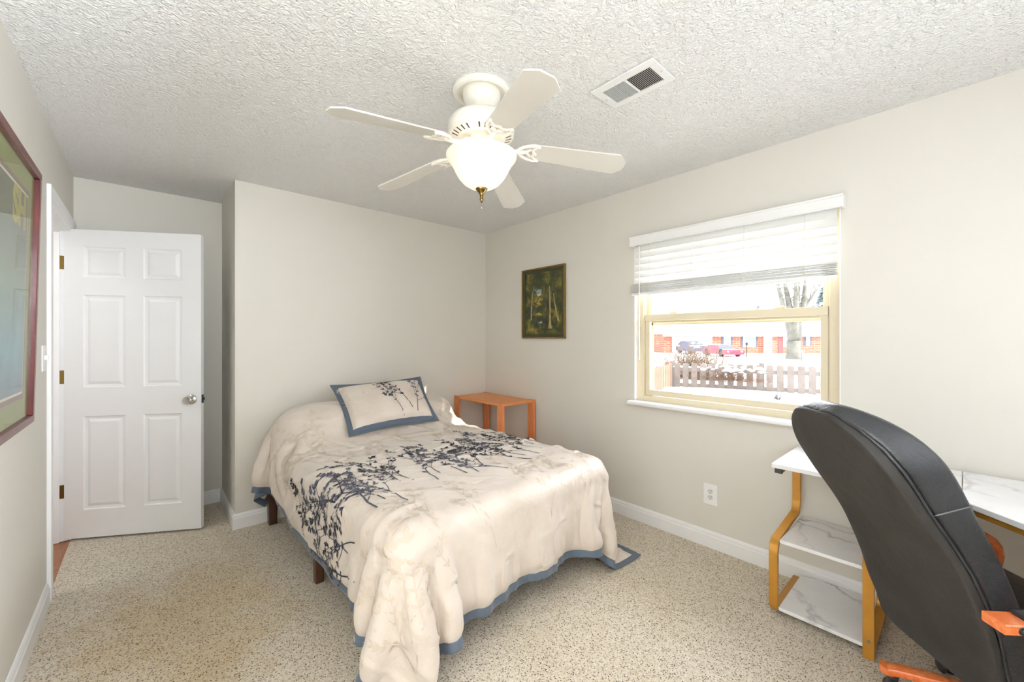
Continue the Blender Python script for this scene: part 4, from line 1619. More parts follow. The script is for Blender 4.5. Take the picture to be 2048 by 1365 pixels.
# ------------------------------------------------------------------ marble topped desk
def build_desk():
    d = thing('corner_desk', 'white marble topped corner desk with gold metal legs and shelves', 'desk', (2.41, 0.25, 0))
    bx = 2.655
    bm = B()
    bm_box(bm, 2.165, bx, 0.008, 0.603, 0.730, 0.750, bevel=0.003)
    link('shelf_desktop', bm, MARBLE, d)
    bm = B()
    bm_prism(bm, [(2.175, 0.006), (bx, 0.006), (bx, -0.782), (1.25, -0.782), (1.25, -0.30), (1.87, -0.30)], 0.730, 0.750, bevel=0.003)
    link('corner_desktop', bm, MARBLE, d)
    bm = B()
    bm_box(bm, 2.25, bx - 0.005, 0.290, 0.592, 0.352, 0.368, bevel=0.002)
    link('shelf', bm, MARBLE, d)
    bm = B()
    bm_box(bm, 2.235, bx - 0.005, 0.285, 0.592, 0.036, 0.052, bevel=0.002)
    link('shelf', bm, MARBLE, d)

    def arc(cx, cz, r, a0, a1, n=7):
        return [(cx + r * math.cos(rad(a0 + (a1 - a0) * k / n)), cz + r * math.sin(rad(a0 + (a1 - a0) * k / n))) for k in range(n + 1)]
    # curved S frame carrying the shelves on the bed side
    path = [(2.645, 0.022)] + arc(2.285, 0.072, 0.05, 270, 180) + arc(2.305, 0.300, 0.07, 180, 125)
    path += arc(2.56, 0.455, 0.075, 305, 360) + [(2.635, 0.722)]
    bm = B()
    bm_tube(bm, [(x, 0.612, z) for x, z in path], 0.01, flat=(0.038, 0.018, (0, 1, 0)))
    link('curved_leg', bm, GOLD, d, 35)
    path2 = [(2.645, 0.055), (2.26, 0.055)]
    bm = B()
    bm_box(bm, 2.222, 2.240, 0.248, 0.286, 0.0, 0.73, bevel=0.002)
    bm_tube(bm, [(2.24, 0.267, 0.03), (2.60, 0.267, 0.03)] + [(x, 0.267, z) for x, z in arc(2.60, 0.07, 0.04, 270, 360)] + [(2.64, 0.267, 0.725)], 0.01, flat=(0.038, 0.018, (0, 1, 0)))
    fl = link('straight_leg', bm, GOLD, d)
    bm = B()
    bm_lathe(bm, [(0.0, -0.0035), (0.005, -0.003), (0.007, 0.0)], (2.222, 0.267, 0.075), 14, axis='X', cap=False)
    link('bolt', bm, NICKEL, fl)
    # tube under the end of the top with a black cap
    bm = B()
    bm_box(bm, 2.197, 2.64, 0.566, 0.592, 0.706, 0.729)
    tb = link('apron_tube', bm, GOLD, d)
    bm = B()
    bm_box(bm, 2.180, 2.198, 0.564, 0.594, 0.704, 0.7295, bevel=0.002)
    link('end_cap', bm, BLACK_PLASTIC, tb)
    bm = B()
    bm_box(bm, 2.60, 2.63, -0.75, 0.60, 0.70, 0.729)
    bm_tube(bm, [(2.18, -0.02, 0.717), (1.89, -0.31, 0.717)], 0.01, flat=(0.02, 0.02, (0, 0, 1)))
    link('apron_rail', bm, GOLD, d)
    for (x, y) in ((1.28, -0.33), (1.28, -0.76), (2.62, -0.76)):
        bm = B()
        bm_box(bm, x, x + 0.025, y, y + 0.025, 0, 0.73)
        link('straight_leg', bm, GOLD, d)


build_desk()

# ------------------------------------------------------------------ office chair, seat side turned to the desk
# chair frame: f = forward of the sitter, s = towards the sitter's left, z up
CH = (Matrix(((math.cos(YAW), math.sin(YAW), 0, 0), (-math.sin(YAW), math.cos(YAW), 0, 0), (0, 0, 1, 0), (0, 0, 0, 1)))
      @ Matrix.Translation((1.25, 1.1625, 0)) @ Matrix.Rotation(rad(-6.0), 4, 'Z') @ Matrix.Translation((-1.25, -1.1625, 0)))


def build_chair():
    base = CH @ Vector((1.62, 1.371, 0))
    c = thing('office_chair', 'black leather office chair with orange wood arms pulled up to the desk', 'office chair', tuple(base))
    s0 = 1.398
    rows = [  # rear (f, z), front (f, z), half width
        ((1.382, 0.262), (1.475, 0.262), 0.177),
        ((1.388, 0.285), (1.490, 0.285), 0.207),
        ((1.388, 0.335), (1.495, 0.345), 0.227),
        ((1.358, 0.400), (1.494, 0.425), 0.235),
        ((1.341, 0.484), (1.476, 0.510), 0.239),
        ((1.299, 0.584), (1.441, 0.615), 0.239),
        ((1.271, 0.648), (1.412, 0.690), 0.237),
        ((1.221, 0.728), (1.373, 0.775), 0.235),
        ((1.163, 0.805), (1.334, 0.862), 0.235),
        ((1.126, 0.865), (1.306, 0.925), 0.235),
        ((1.088, 0.925), (1.271, 0.985), 0.234),
        ((1.059, 0.987), (1.216, 1.045), 0.207),
        ((1.039, 1.030), (1.156, 1.085), 0.167),
        ((1.023, 1.060), (1.102, 1.108), 0.112),
        ((1.013, 1.078), (1.062, 1.116), 0.079)]

    def loft(bm, fa, fb, grow, nseg=36, puff=1.0):
        rings = []
        for (R, Fp, w) in rows:
            a = Vector((R[0], 0, R[1]))
            b = Vector((Fp[0], 0, Fp[1]))
            p0 = a.lerp(b, fa)
            p1 = a.lerp(b, fb)
            mid = (p0 + p1) / 2
            half = (p1 - p0) / 2
            ring = []
            for k in range(nseg):
                ang = 2 * math.pi * k / nseg
                ca, sa = math.cos(ang), math.sin(ang)
                e = 0.42
                x = math.copysign(abs(ca) ** e, ca)
                y = math.copysign(abs(sa) ** e, sa)
                ring.append(bm.verts.new(mid + half * x * puff + Vector((0, s0 + (w + grow) * y, 0)) - Vector((0, 0, 0))))
            rings.append(ring)
        for A, C in zip(rings, rings[1:]):
            for k in range(nseg):
                bm.faces.new((A[k], A[(k + 1) % nseg], C[(k + 1) % nseg], C[k]))
        bm.faces.new(rings[0])
        bm.faces.new(rings[-1])
    bm = B()
    loft(bm, 0.0, 0.30, 0.004)
    o = link('back_shell', bm, VINYL_BACK, c, 60, xf=CH)
    md = o.modifiers.new('soft', 'SUBSURF')
    md.levels = md.render_levels = 2
    bm = B()
    loft(bm, 0.22, 1.0, 0.0)
    o = link('back_cushion', bm, LEATHER, c, 60, xf=CH)
    md = o.modifiers.new('soft', 'SUBSURF')
    md.levels = md.render_levels = 2
    # welt between shell and cushion, and the cross seam of the head cushion
    for sgn in (-1, 1):
        bm = B()
        pts = []
        for (R, Fp, w) in rows[1:-1]:
            a = Vector((R[0], 0, R[1]))
            b = Vector((Fp[0], 0, Fp[1]))
            pts.append(a.lerp(b, 0.26) + Vector((0, s0 + sgn * (w + 0.001), 0)))
        bm_tube(bm, pts, 0.0045, 8)
        link('welt', bm, LEATHER, c, 180, xf=CH)
    R, Fp, w = rows[8]
    a, b = Vector((R[0], 0, R[1])), Vector((Fp[0], 0, Fp[1]))
    for sgn in (-1, 1):
        bm = B()
        bm_tube(bm, [a.lerp(b, q) + Vector((0, s0 + sgn * (w + 0.0005), 0)) for q in (0.3, 0.45, 0.6, 0.75, 0.86)], 0.0022, 6)
        link('cross_seam', bm, mat('grey_thread', (0.12, 0.12, 0.12), 0.6), c, 180, xf=CH)
    # seat cushion
    bm = B()
    bm_box(bm, 1.405, 1.80, s0 - 0.215, s0 + 0.215, 0.375, 0.475, bevel=0.045, seg=5)
    for v in bm.verts:
        if v.co.z > 0.43:
            v.co.z += 0.012 * math.cos((v.co.x - 1.60) * 5.5) + 0.008
    link('seat', bm, LEATHER, c, 60, xf=CH)
    bm = B()
    bm_box(bm, 1.46, 1.76, s0 - 0.18, s0 + 0.18, 0.345, 0.378, bevel=0.01)
    bm_box(bm, 1.54, 1.70, s0 - 0.07, s0 + 0.07, 0.30, 0.346, bevel=0.01)
    link('seat_pan', bm, BLACK_PLASTIC, c, xf=CH)
    # bent wood arms with a black pad
    for sgn, sc in ((-1, 1.100), (1, s0 + 0.250)):
        path = [(1.305 if sgn < 0 else 1.40, 0.566), (1.45, 0.568), (1.62, 0.572)]
        for k in range(1, 9):
            a_ = rad(90 - 180 * k / 8)
            path.append((1.755 + 0.075 * math.cos(a_), 0.497 + 0.075 * math.sin(a_)))
        path += [(1.70, 0.410), (1.64, 0.380), (1.58, 0.362)]
        bm = B()
        bm_tube(bm, [(x, sc, z) for x, z in path], 0.01, flat=(0.062, 0.028, (0, 1, 0)))
        ar = link('armrest', bm, ARM_WOOD, c, 40, xf=CH)
        bm = B()
        bm_box(bm, 1.368, 1.64, sc - 0.027, sc + 0.027, 0.5765, 0.592, bevel=0.007, seg=3)
        link('arm_pad', bm, BLACK_PLASTIC, ar, 50, xf=CH)
        bm = B()
        yy = sc - sgn * -1 * 0.0
        bm_lathe(bm, [(0.0, -0.034), (0.004, -0.0345), (0.005, -0.0335), (0.0105, -0.0345), (0.0115, -0.030)], (1.345, sc, 0.566), 20, axis='Y', cap=False)
        link('arm_bolt', bm, BLACK_PLASTIC, ar, 50, xf=CH)
        # side bracket to the back
        bm = B()
        bm_tube(bm, [(1.60, sc, 0.366), (1.58, s0 + sgn * 0.19, 0.362), (1.56, s0 + sgn * 0.12, 0.36)], 0.012, 8)
        link('arm_bracket', bm, BLACK_PLASTIC, ar, 60, xf=CH)
    # small care tag on the side of the back
    bm = B()
    yl = s0 - 0.218
    bm_box(bm, 1.400, 1.424, yl - 0.002, yl, 0.505, 0.540)
    tg = link('care_tag', bm, BLACK_PLASTIC, c, xf=CH)
    bm = B()
    bm_box(bm, 1.409, 1.414, yl - 0.0028, yl - 0.002, 0.510, 0.535)
    link('tag_print', bm, mat('white_print', (0.7, 0.7, 0.7), 0.5), tg, xf=CH)
    # gas column and five wooden feet with casters
    bm = B()
    bm_lathe(bm, [(0.026, 0.10), (0.026, 0.22), (0.019, 0.22), (0.019, 0.305)], (1.62, s0, 0), 20)
    bm_lathe(bm, [(0.045, 0.075), (0.05, 0.095), (0.05, 0.125), (0.04, 0.135)], (1.62, s0, 0), 20)
    link('gas_column', bm, BLACK_PLASTIC, c, 40, xf=CH)
    for k in range(5):
        a_ = rad(150) + 2 * math.pi * k / 5
        u = Vector((math.cos(a_), math.sin(a_), 0))
        o_ = Vector((1.62, s0, 0))
        bm = B()
        bm_tube(bm, [o_ + u * 0.04 + Vector((0, 0, 0.118)), o_ + u * 0.16 + Vector((0, 0, 0.112)), o_ + u * 0.26 + Vector((0, 0, 0.098)), o_ + u * 0.285 + Vector((0, 0, 0.092))],
                0.01, flat=(0.048, 0.026, tuple(Vector((-u.y, u.x, 0)))))
        bm_lathe(bm, [(0.024, 0.079), (0.024, 0.104)], tuple(o_ + u * 0.285), 18)
        ft = link('foot', bm, ARM_WOOD, c, 50, xf=CH)
        bm = B()
        q = o_ + u * 0.272
        bm_lathe(bm, [(0.018, 0.066), (0.018, 0.080)], (q.x, q.y, 0), 14)
        for sd in (-1, 1):
            cc = q + Vector((-u.y, u.x, 0)) * 0.013 * sd
            bm2 = B()
            bm_lathe(bm2, [(0.0, -0.009), (0.022, -0.009), (0.0265, -0.004), (0.0265, 0.004), (0.022, 0.009), (0.0, 0.009)], (0, 0, 0), 18, axis='X', cap=False)
            rot = Matrix.Translation((cc.x, cc.y, 0.0275)) @ Matrix.Rotation(a_ + math.pi / 2, 4, 'Z')
            for v in bm2.verts:
                v.co = rot @ v.co
            me = bpy.data.meshes.new('tmp')
            bm2.to_mesh(me)
            bm2.free()
            bm.from_mesh(me)
            bpy.data.meshes.remove(me)
        bm_box(bm, q.x - 0.008, q.x + 0.008, q.y - 0.008, q.y + 0.008, 0.03, 0.067)
        link('caster', bm, BLACK_PLASTIC, ft, 50, xf=CH)


build_chair()


# ------------------------------------------------------------------ the snowy street outside
def ground_z(x, y):
    d = math.hypot(x - 3, y)
    z = 0.05 - 0.011 * max(0, d - 9)
    z += 0.05 * mnoise.noise(Vector((x * 0.35, y * 0.35, 0))) + 0.12 * math.exp(-((x - 9.6) / 1.0) ** 2) * (0.6 + 0.8 * mnoise.noise(Vector((x * 0.9, y * 0.9, 3))))
    return z


bm = B()
gx = [3.2 + 0.25 * k for k in range(48)] + [15.2 + 2 * k for k in range(44)]
gy = [-12 + 0.5 * k for k in range(60)] + [18 + 4 * k for k in range(16)]
gv = [[bm.verts.new((x, y, ground_z(x, y))) for x in gx] for y in gy]
for j in range(len(gy) - 1):
    for i in range(len(gx) - 1):
        bm.faces.new((gv[j][i], gv[j][i + 1], gv[j + 1][i + 1], gv[j + 1][i]))
tag(link('ground', bm, SNOW, smooth=180), 'snow covered yard and street outside the window', 'snowy ground', kind='structure')

FENCE_WOOD = mat('weathered_fence_wood', lin((142, 131, 124)), 0.8, var=0.18, vscale=5)
SUNLIT_FENCE_SHRUB = mat('sunlit_fence_and_shrub_red', lin((150, 118, 100)), 0.8, var=0.18, vscale=5)  # warm sunlight painted into the side fence colour; shrub stems share it


def build_fence(name, label, A, Bp, n, m, posts, snow=True, top=0.69):
    A, Bp = Vector(A), Vector(Bp)
    u = (Bp - A).normalized()
    L = (Bp - A).length
    nrm = Vector((-u.y, u.x, 0))
    f = thing(name, label, 'fence', (A.x, A.y, 0))

    def xf_at(s):
        return Matrix(((u.x, nrm.x, 0, A.x + u.x * s), (u.y, nrm.y, 0, A.y + u.y * s), (0, 0, 1, 0), (0, 0, 0, 1)))
    for k in range(n):
        s = (k + 0.5) * L / n
        w = 0.07
        bm = B()
        z0, z1 = -0.15, top
        pts = [(-w, z0), (w, z0), (w, z1 - 0.03), (w * 0.75, z1 - 0.006), (w * 0.45, z1), (-w * 0.45, z1), (-w * 0.75, z1 - 0.006), (-w, z1 - 0.03)]
        lo = [bm.verts.new((x, -0.01, z)) for x, z in pts]
        hi = [bm.verts.new((x, 0.01, z)) for x, z in pts]
        bm.faces.new(lo)
        bm.faces.new(list(reversed(hi)))
        for q in range(len(pts)):
            bm.faces.new((lo[q], lo[(q + 1) % 8], hi[(q + 1) % 8], hi[q]))
        link('picket', bm, m, f, xf=xf_at(s))
    for zc in (top - 0.17, 0.12):
        bm = B()
        bm_box(bm, 0, L, 0.01, 0.05, zc - 0.045, zc + 0.045)
        link('rail', bm, m, f, xf=xf_at(0))
    for s in posts:
        bm = B()
        bm_box(bm, -0.05, 0.05, 0.03, 0.13, -0.15, top + 0.04)
        link('post', bm, m, f, xf=xf_at(s))
    if snow:
        bm = B()
        k = 0
        s = 0.1
        rnd = random.Random(3)
        while s < L - 0.15:
            l = rnd.uniform(0.14, 0.3)
            h = rnd.uniform(0.022, 0.045)
            bm_blob(bm, (s, 0.045, top - 0.125 + h * 0.6), l * 0.62, 0.05, h, 12, 8)
            s += l
        link('snow_cap', bm, SNOW, f, 180, xf=xf_at(0))


build_fence('picket_fence', 'weathered grey picket fence with snow on its rail across the yard', (10.29, 5.13, 0), (12.15, -0.10, 0), 27, FENCE_WOOD, (0.0, 2.0, 4.0), True)
build_fence('side_fence', 'sunlit-tinted picket fence running towards the house at the left of the yard', (7.6, 4.35, 0), (10.15, 5.10, 0), 13, SUNLIT_FENCE_SHRUB, (2.55,), False, 0.68)


def twigs(name, label, cat, c, n, spread, h, m, seed, r=0.006, lean=0.5, snow=0, parent=None):
    rnd = random.Random(seed)
    bm = B()
    for k in range(n):
        p = Vector((c[0] + rnd.gauss(0, spread[0]), c[1] + rnd.gauss(0, spread[1]), c[2]))
        d = Vector((rnd.gauss(0, lean), rnd.gauss(0, lean), 1)).normalized()
        L = h * rnd.uniform(0.5, 1.1)
        pts = [p]
        for q in range(4):
            d = (d + Vector((rnd.gauss(0, 0.3), rnd.gauss(0, 0.3), rnd.gauss(-0.12, 0.25)))).normalized()
            pts.append(pts[-1] + d * L / 4)
        bm_tube(bm, pts, [r, r * 0.9, r * 0.75, r * 0.55, r * 0.3], 4)
    th = thing(name, label, cat, c)
    link('stems', bm, m, th)
    if snow:
        bm = B()
        for k in range(snow):
            bm_blob(bm, (c[0] + rnd.gauss(0, spread[0] * 0.8), c[1] + rnd.gauss(0, spread[1] * 0.8), c[2] + h * rnd.uniform(0.45, 0.85)), rnd.uniform(0.03, 0.07), rnd.uniform(0.03, 0.09), rnd.uniform(0.015, 0.035), 10, 7, 0.4, k)
        link('snow_clump', bm, SNOW, th, 180)
    return th


VINE = mat('dry_brown_vine', lin((120, 92, 72)), 0.85, var=0.25)
STRAW = mat('pale_dry_grass', lin((138, 118, 98)), 0.85, var=0.2)
twigs('dead_vine', 'tangle of brown dead vine with snow over the middle of the picket fence', 'vine', (10.66, 3.95, 0.30), 330, (0.10, 0.42), 0.42, VINE, 2, 0.005, 1.0, 34)
twigs('dry_grass', 'tall pale dry ornamental grass behind the picket fence', 'ornamental grass', (12.95, 5.72, -0.05), 380, (0.16, 0.36), 1.45, STRAW, 5, 0.011, 0.22, 8)
twigs('dry_shrub', 'reddish dry shrub with snow behind the left end of the picket fence', 'shrub', (11.25, 6.1, 0.0), 160, (0.12, 0.2), 1.05, SUNLIT_FENCE_SHRUB, 8, 0.006, 0.3, 26)
twigs('dead_stalk', 'dark dead stalk poking from the snow in front of the fence', 'plant', (9.35, 2.48, 0.10), 9, (0.015, 0.02), 0.16, mat('dark_stalk', lin((96, 88, 92)), 0.8), 9, 0.012, 0.2)
twigs('snowy_stalk', 'dark curled stalk in the snow close to the window at right', 'plant', (8.1, 1.45, 0.10), 7, (0.012, 0.02), 0.14, mat('dark_stalk', lin((96, 88, 92)), 0.8), 12, 0.012, 0.35)

# neighbour's house: local x along the facade, y away from the camera
HX = Matrix(((math.cos(YAW), math.sin(YAW), 0, 0), (-math.sin(YAW), math.cos(YAW), 0, 0), (0, 0, 1, 0), (0, 0, 0, 1)))


def mk_brick():
    t = NT('orange_red_brick')
    v = t.coord('Object', (1, 1, 1), (rad(90), 0, 0))
    br = t.n('ShaderNodeTexBrick')
    br.inputs['Scale'].default_value = 1.0
    br.inputs['Brick Width'].default_value = 0.6
    br.inputs['Row Height'].default_value = 0.22
    br.inputs['Mortar Size'].default_value = 0.02
    br.inputs['Color1'].default_value = (*lin((176, 92, 74)), 1)
    br.inputs['Color2'].default_value = (*lin((196, 112, 88)), 1)
    br.inputs['Mortar'].default_value = (*lin((206, 160, 140)), 1)
    t.l(v, br.inputs['Vector'])
    t.l(br.outputs['Color'], t.b.inputs['Base Color'])
    t.b.inputs['Roughness'].default_value = 0.9
    return t.m


def build_house():
    D, zg, ze = 48.0, -0.62, 1.86
    k = D / FPX

    def X(u):
        return (u - 1024) * k
    h = thing('neighbor_house', 'single storey red brick house with snowy roof across the street', 'house', tuple(HX @ Vector((X(1500), D, zg))))
    brick = mk_brick()
    wht = mat('white_house_trim', (0.80, 0.80, 0.80), 0.6)
    dk = mat('dark_shutter', lin((92, 96, 112)), 0.6)
    pane = mat('dim_house_window', lin((150, 168, 190)), 0.2)
    bm = B()
    bm_box(bm, X(1328), X(1800), D, D + 9, zg, ze)
    link('brick_wall', bm, brick, h, xf=HX)
    bm = B()
    vs = [(X(1322), D - 0.6, ze), (X(1806), D - 0.6, ze), (X(1806), D + 9.6, ze), (X(1322), D + 9.6, ze), (X(1340), D + 4.5, ze + 2.1), (X(1790), D + 4.5, ze + 2.1)]
    V_ = [bm.verts.new(p) for p in vs]
    for q in ((0, 1, 5, 4), (2, 3, 4, 5), (1, 2, 5), (3, 0, 4), (3, 2, 1, 0)):
        bm.faces.new([V_[i] for i in q])
    link('snowy_roof', bm, SNOW, h, xf=HX)
    bm = B()
    bm_box(bm, X(1322), X(1806), D - 0.62, D - 0.5, ze - 0.12, ze - 0.02)
    link('gutter', bm, mat('grey_gutter', (0.45, 0.47, 0.5), 0.5), h, xf=HX)
    bm = B()
    bm_box(bm, X(1326), X(1806), D - 0.5, D - 0.001, ze - 0.30, ze - 0.12)
    link('soffit', bm, wht, h, xf=HX)
    bm = B()
    bm_box(bm, X(1344), X(1424), D - 0.08, D - 0.001, zg, ze - 0.34)
    for q in range(1, 4):
        zz = zg + q * 0.55
        bm_box(bm, X(1344), X(1424), D - 0.10, D - 0.08, zz - 0.02, zz + 0.02)
    link('garage_door', bm, wht, h, xf=HX)
    for (ua, ub, za, zb) in ((1447, 1461, 0.55, 1.55), (1486, 1511, 0.28, 1.55), (1612, 1619, 0.42, 1.55)):
        bm = B()
        bm_box(bm, X(ua), X(ub), D - 0.06, D - 0.001, za, zb)
        wn = link('window', bm, wht, h, xf=HX)
        bm = B()
        n = 3 if ub - ua > 20 else 2 if ub - ua > 10 else 1
        for q in range(n):
            a = X(ua) + 0.10 + q * (X(ub) - X(ua) - 0.1) / n
            bm_box(bm, a, a + (X(ub) - X(ua) - 0.1) / n - 0.10, D - 0.075, D - 0.06, za + 0.1, zb - 0.1)
        link('pane', bm, pane, wn, xf=HX)
        for a, b_ in ((ua - 4, ua - 0.5), (ub + 0.5, ub + 4)):
            bm = B()
            bm_box(bm, X(a), X(b_), D - 0.05, D - 0.001, za, zb)
            link('shutter', bm, dk, h, xf=HX)
    bm = B()
    bm_box(bm, X(1527), X(1541), D - 0.3, D - 0.002, zg, ze - 0.3)
    link('porch_column', bm, wht, h, xf=HX)
    bm = B()
    bm_box(bm, X(1556), X(1565), D - 0.05, D - 0.001, zg + 0.1, ze - 0.35)
    link('front_door', bm, mat('dull_red_door', lin((150, 82, 84)), 0.5), h, xf=HX)
    bm = B()
    bm_box(bm, X(1566), X(1574), D - 0.06, D - 0.001, 0.3, 1.5)
    link('side_light', bm, wht, h, xf=HX)


build_house()


def car(name, label, u0, u1, D, ztop, m):
    """a car parked facing the camera: width along the facade, length away from it"""
    k = D / FPX
    xa, xb = (u0 - 1024) * k, (u1 - 1024) * k
    w = xb - xa
    zg = ground_z(*(HX @ Vector(((xa + xb) / 2, D, 0))).to_2d())
    t = thing(name, label, 'car', tuple(HX @ Vector(((xa + xb) / 2, D + 2.0, zg))))
    hgt = ztop - zg
    prof = [(0.0, 0.20), (0.0, 0.50), (0.12, 0.58), (1.15, 0.64), (1.85, 0.97), (2.3, 1.0), (3.3, 0.98), (3.9, 0.66), (4.15, 0.60), (4.2, 0.22)]
    bm = B()
    lo, hi = [], []
    for y, f in prof:
        ins = 0.10 * w * max(0, (f - 0.62) / 0.38)
        lo.append(bm.verts.new((xa + ins, D + y, zg + f * hgt)))
        hi.append(bm.verts.new((xb - ins, D + y, zg + f * hgt)))
    bm.faces.new(lo)
    bm.faces.new(list(reversed(hi)))
    n = len(prof)
    for q in range(n):
        bm.faces.new((lo[q], lo[(q + 1) % n], hi[(q + 1) % n], hi[q]))
    link('body', bm, m, t, xf=HX)
    tint = mat('tinted_car_glass', lin((88, 100, 118)), 0.15)
    bm = B()
    bm.faces.new([bm.verts.new(p) for p in ((xa + 0.07 * w, D + 1.17, zg + 0.665 * hgt), (xb - 0.07 * w, D + 1.17, zg + 0.665 * hgt), (xb - 0.13 * w, D + 1.76, zg + 0.945 * hgt), (xa + 0.13 * w, D + 1.76, zg + 0.945 * hgt))])
    link('windshield', bm, tint, t, xf=HX)
    for x in (xa + 0.06 * w, xb - 0.06 * w):
        for y in (0.85, 3.35):
            bm = B()
            bm_lathe(bm, [(0.0, -0.1), (0.33, -0.1), (0.33, 0.1), (0.0, 0.1)], (x, D + y, zg + 0.33), 18, axis='X', cap=False)
            link('wheel', bm, BLACK_PLASTIC, t, xf=HX)
    for x in (xa + 0.14 * w, xb - 0.14 * w):
        bm = B()
        bm_blob(bm, (x, D + 0.03, zg + 0.46 * hgt), 0.13, 0.05, 0.08, 12, 8)
        link('headlight', bm, mat('headlight_lens', (0.7, 0.7, 0.72), 0.2), t, xf=HX)
    bm = B()
    bm_box(bm, xa + 0.06 * w, xb - 0.06 * w, D + 0.25, D + 1.0, zg + 0.61 * hgt, zg + 0.68 * hgt, bevel=0.03)
    bm_box(bm, xa + 0.14 * w, xb - 0.14 * w, D + 1.95, D + 3.2, zg + 0.98 * hgt, zg + 1.06 * hgt, bevel=0.03)
    link('snow_cover', bm, SNOW, t, xf=HX)


car('parked_car', 'red car with snow on its bonnet in front of the brick house', 1451, 1489, 34.0, 0.72, mat('red_car_paint', lin((206, 70, 92)), 0.3))
car('parked_suv', 'dark blue car parked in front of the white garage door', 1384, 1419, 42.5, 1.02, mat('navy_car_paint', lin((84, 96, 124)), 0.3))


def build_tree():
    D = 30.0
    k = D / FPX
    base = HX @ Vector(((1590 - 1024) * k, D, 0))
    zg = ground_z(base.x, base.y)
    t = thing('bare_tree', 'large bare maple tree with forked pale trunk across the street', 'tree', (base.x, base.y, zg))
    bark = mat('pale_grey_bark', lin((128, 126, 116)), 0.85, bump=(5, 0.8, 0.08), var=0.25, vscale=2)
    bm = B()

    def pt(u, v, dy=0.0):
        return Vector(((u - 1024) * k, D + dy, CAM_H - (v - 677) * k))
    bm_tube(bm, [pt(1588, 724), pt(1588, 710), pt(1588, 695), pt(1587, 682)], [0.60, 0.50, 0.46, 0.46], 14)
    link('trunk', bm, bark, t, 180, xf=HX)
    rnd = random.Random(6)
    limbs = [[(1585, 690), (1582, 665), (1577, 645), (1570, 615), (1562, 580), (1558, 560)], [(1585, 685), (1583, 655), (1583, 620), (1578, 585), (1574, 555), (1572, 530)],
             [(1591, 690), (1595, 660), (1598, 630), (1597, 600), (1599, 560), (1602, 520)], [(1592, 685), (1599, 650), (1606, 625), (1610, 590), (1613, 560), (1618, 520)],
             [(1588, 680), (1590, 640), (1590, 610), (1588, 570), (1587, 530)], [(1599, 640), (1612, 620), (1622, 602), (1636, 585), (1650, 570)]]
    for i, lb in enumerate(limbs):
        bm = B()
        dy = rnd.uniform(-0.6, 0.6)
        n = len(lb)
        P = [pt(u, v, dy * q / n) for q, (u, v) in enumerate(lb)]
        r0 = 0.30 if i != 5 else 0.12
        bm_tube(bm, P, [r0 * (1 - 0.75 * q / (n - 1)) for q in range(n)], 9)
        for q in range(26):
            j = rnd.randrange(1, n - 1)
            p = P[j].lerp(P[j + 1], rnd.random())
            d = Vector((rnd.gauss(0, 0.6), rnd.gauss(0, 0.6), 1.0)).normalized()
            L = rnd.uniform(0.5, 1.5)
            p2 = p + d * L * 0.5
            d2 = (d + Vector((rnd.gauss(0, 0.4), rnd.gauss(0, 0.4), 0.1))).normalized()
            bm_tube(bm, [p, p2, p2 + d2 * L * 0.5], [0.035, 0.022, 0.008], 5)
        link('limb', bm, bark, t, 180, xf=HX)


build_tree()


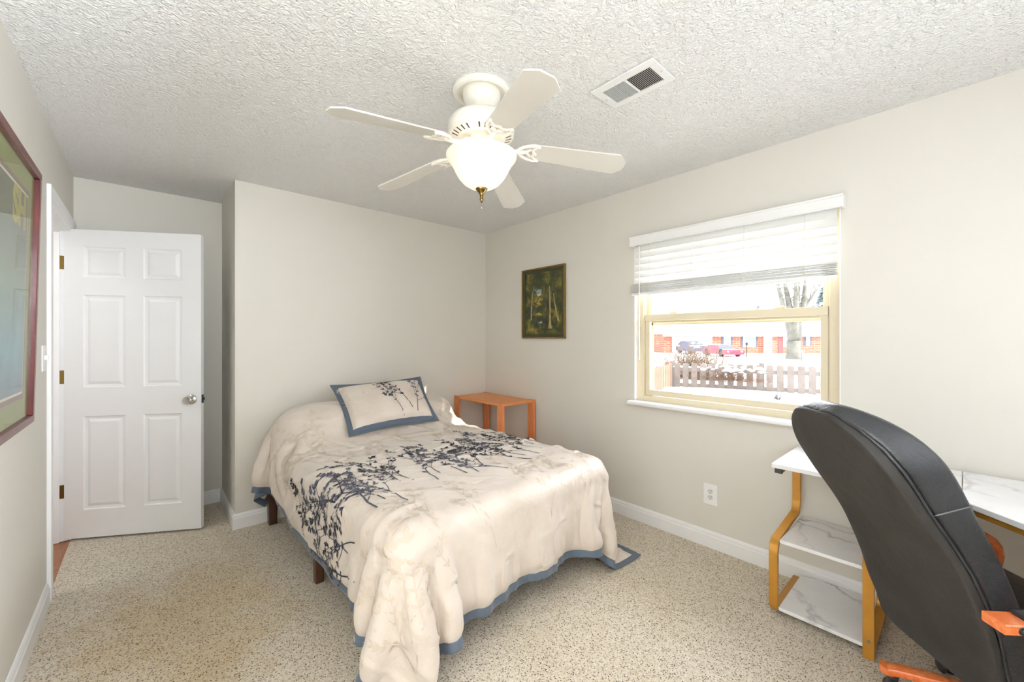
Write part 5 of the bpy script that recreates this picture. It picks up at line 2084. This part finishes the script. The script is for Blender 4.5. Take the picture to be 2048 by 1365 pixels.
def conifer(name, label, u, D, ztop, w, seed, m):
    k = D / FPX
    x = (u - 1024) * k
    b = HX @ Vector((x, D, 0))
    zg = ground_z(b.x, b.y)
    rnd = random.Random(seed)
    t = thing(name, label, 'tree', (b.x, b.y, zg))
    bm = B()
    bm_tube(bm, [(x, D, zg), (x, D, ztop)], [w * 0.06, 0.02], 8)
    link('trunk', bm, mat('brown_trunk', lin((96, 82, 70)), 0.9), t, xf=HX)
    bm = B()
    for q in range(420):
        f = rnd.random() ** 0.8
        z = zg + 0.12 * (ztop - zg) + f * 0.88 * (ztop - zg)
        rr = w * (1 - f) * rnd.uniform(0.35, 1.0) + 0.1
        a = rnd.uniform(0, 6.283)
        p = Vector((x + rr * math.cos(a), D + rr * math.sin(a), z))
        s = rnd.uniform(0.2, 0.5) * (w / 2.5)
        out = Vector((math.cos(a), math.sin(a), -0.25)).normalized()
        sd = Vector((-math.sin(a), math.cos(a), 0))
        tip = p + out * s
        v = [bm.verts.new(c) for c in (p - sd * s * 0.3, tip, p + sd * s * 0.3, p + Vector((0, 0, s * 0.35)) - out * s * 0.3)]
        bm.faces.new((v[0], v[1], v[3]))
        bm.faces.new((v[1], v[2], v[3]))
        bm.faces.new((v[0], v[2], v[1]))
    link('foliage', bm, m, t, xf=HX)


GREEN = mat('dusty_evergreen', lin((98, 118, 122)), 0.9, var=0.3, vscale=1.5)
conifer('evergreen_tree', 'broad snowy evergreen behind the right end of the brick house', 1652, 69.0, 10.4, 5.0, 3, GREEN)
conifer('distant_evergreen', 'small distant evergreen tip showing above the roof line', 1516, 66.0, 6.5, 1.4, 4, GREEN)

bm = B()
k = 26.0 / FPX
zz = ground_z(*(HX @ Vector(((1603 - 1024) * k, 26.0, 0))).to_2d())
pp = thing('yard_pole', 'thin grey pole standing beside the bare tree', 'pole', tuple(HX @ Vector(((1603 - 1024) * k, 26.0, zz))))
bm_tube(bm, [((1603 - 1024) * k, 26.0, zz), ((1602 - 1024) * k, 26.0, 2.2)], 0.03, 8)
link('shaft', bm, mat('grey_pole', lin((110, 112, 118)), 0.6), pp, xf=HX)
bm = B()
bm_box(bm, (1599.5 - 1024) * k, (1607 - 1024) * k, 25.93, 26.07, 0.42, 0.56, bevel=0.02)
link('snow_cap', bm, SNOW, pp, xf=HX)
k = 40.0 / FPX
zz = ground_z(*(HX @ Vector(((1493.5 - 1024) * k, 34.0, 0))).to_2d())
bm = B()
k = 34.0 / FPX
bm_tube(bm, [((1493.5 - 1024) * k, 34.0, zz), ((1493.5 - 1024) * k, 34.0, 0.78)], 0.035, 8)
bm_blob(bm, ((1493.5 - 1024) * k, 34.0, 0.86), 0.10, 0.10, 0.13, 10, 8)
tag(link('lamp_post', bm, mat('black_iron', (0.04, 0.04, 0.045), 0.6), xf=HX), 'thin black yard lamp post in front of the brick house', 'lamp post')
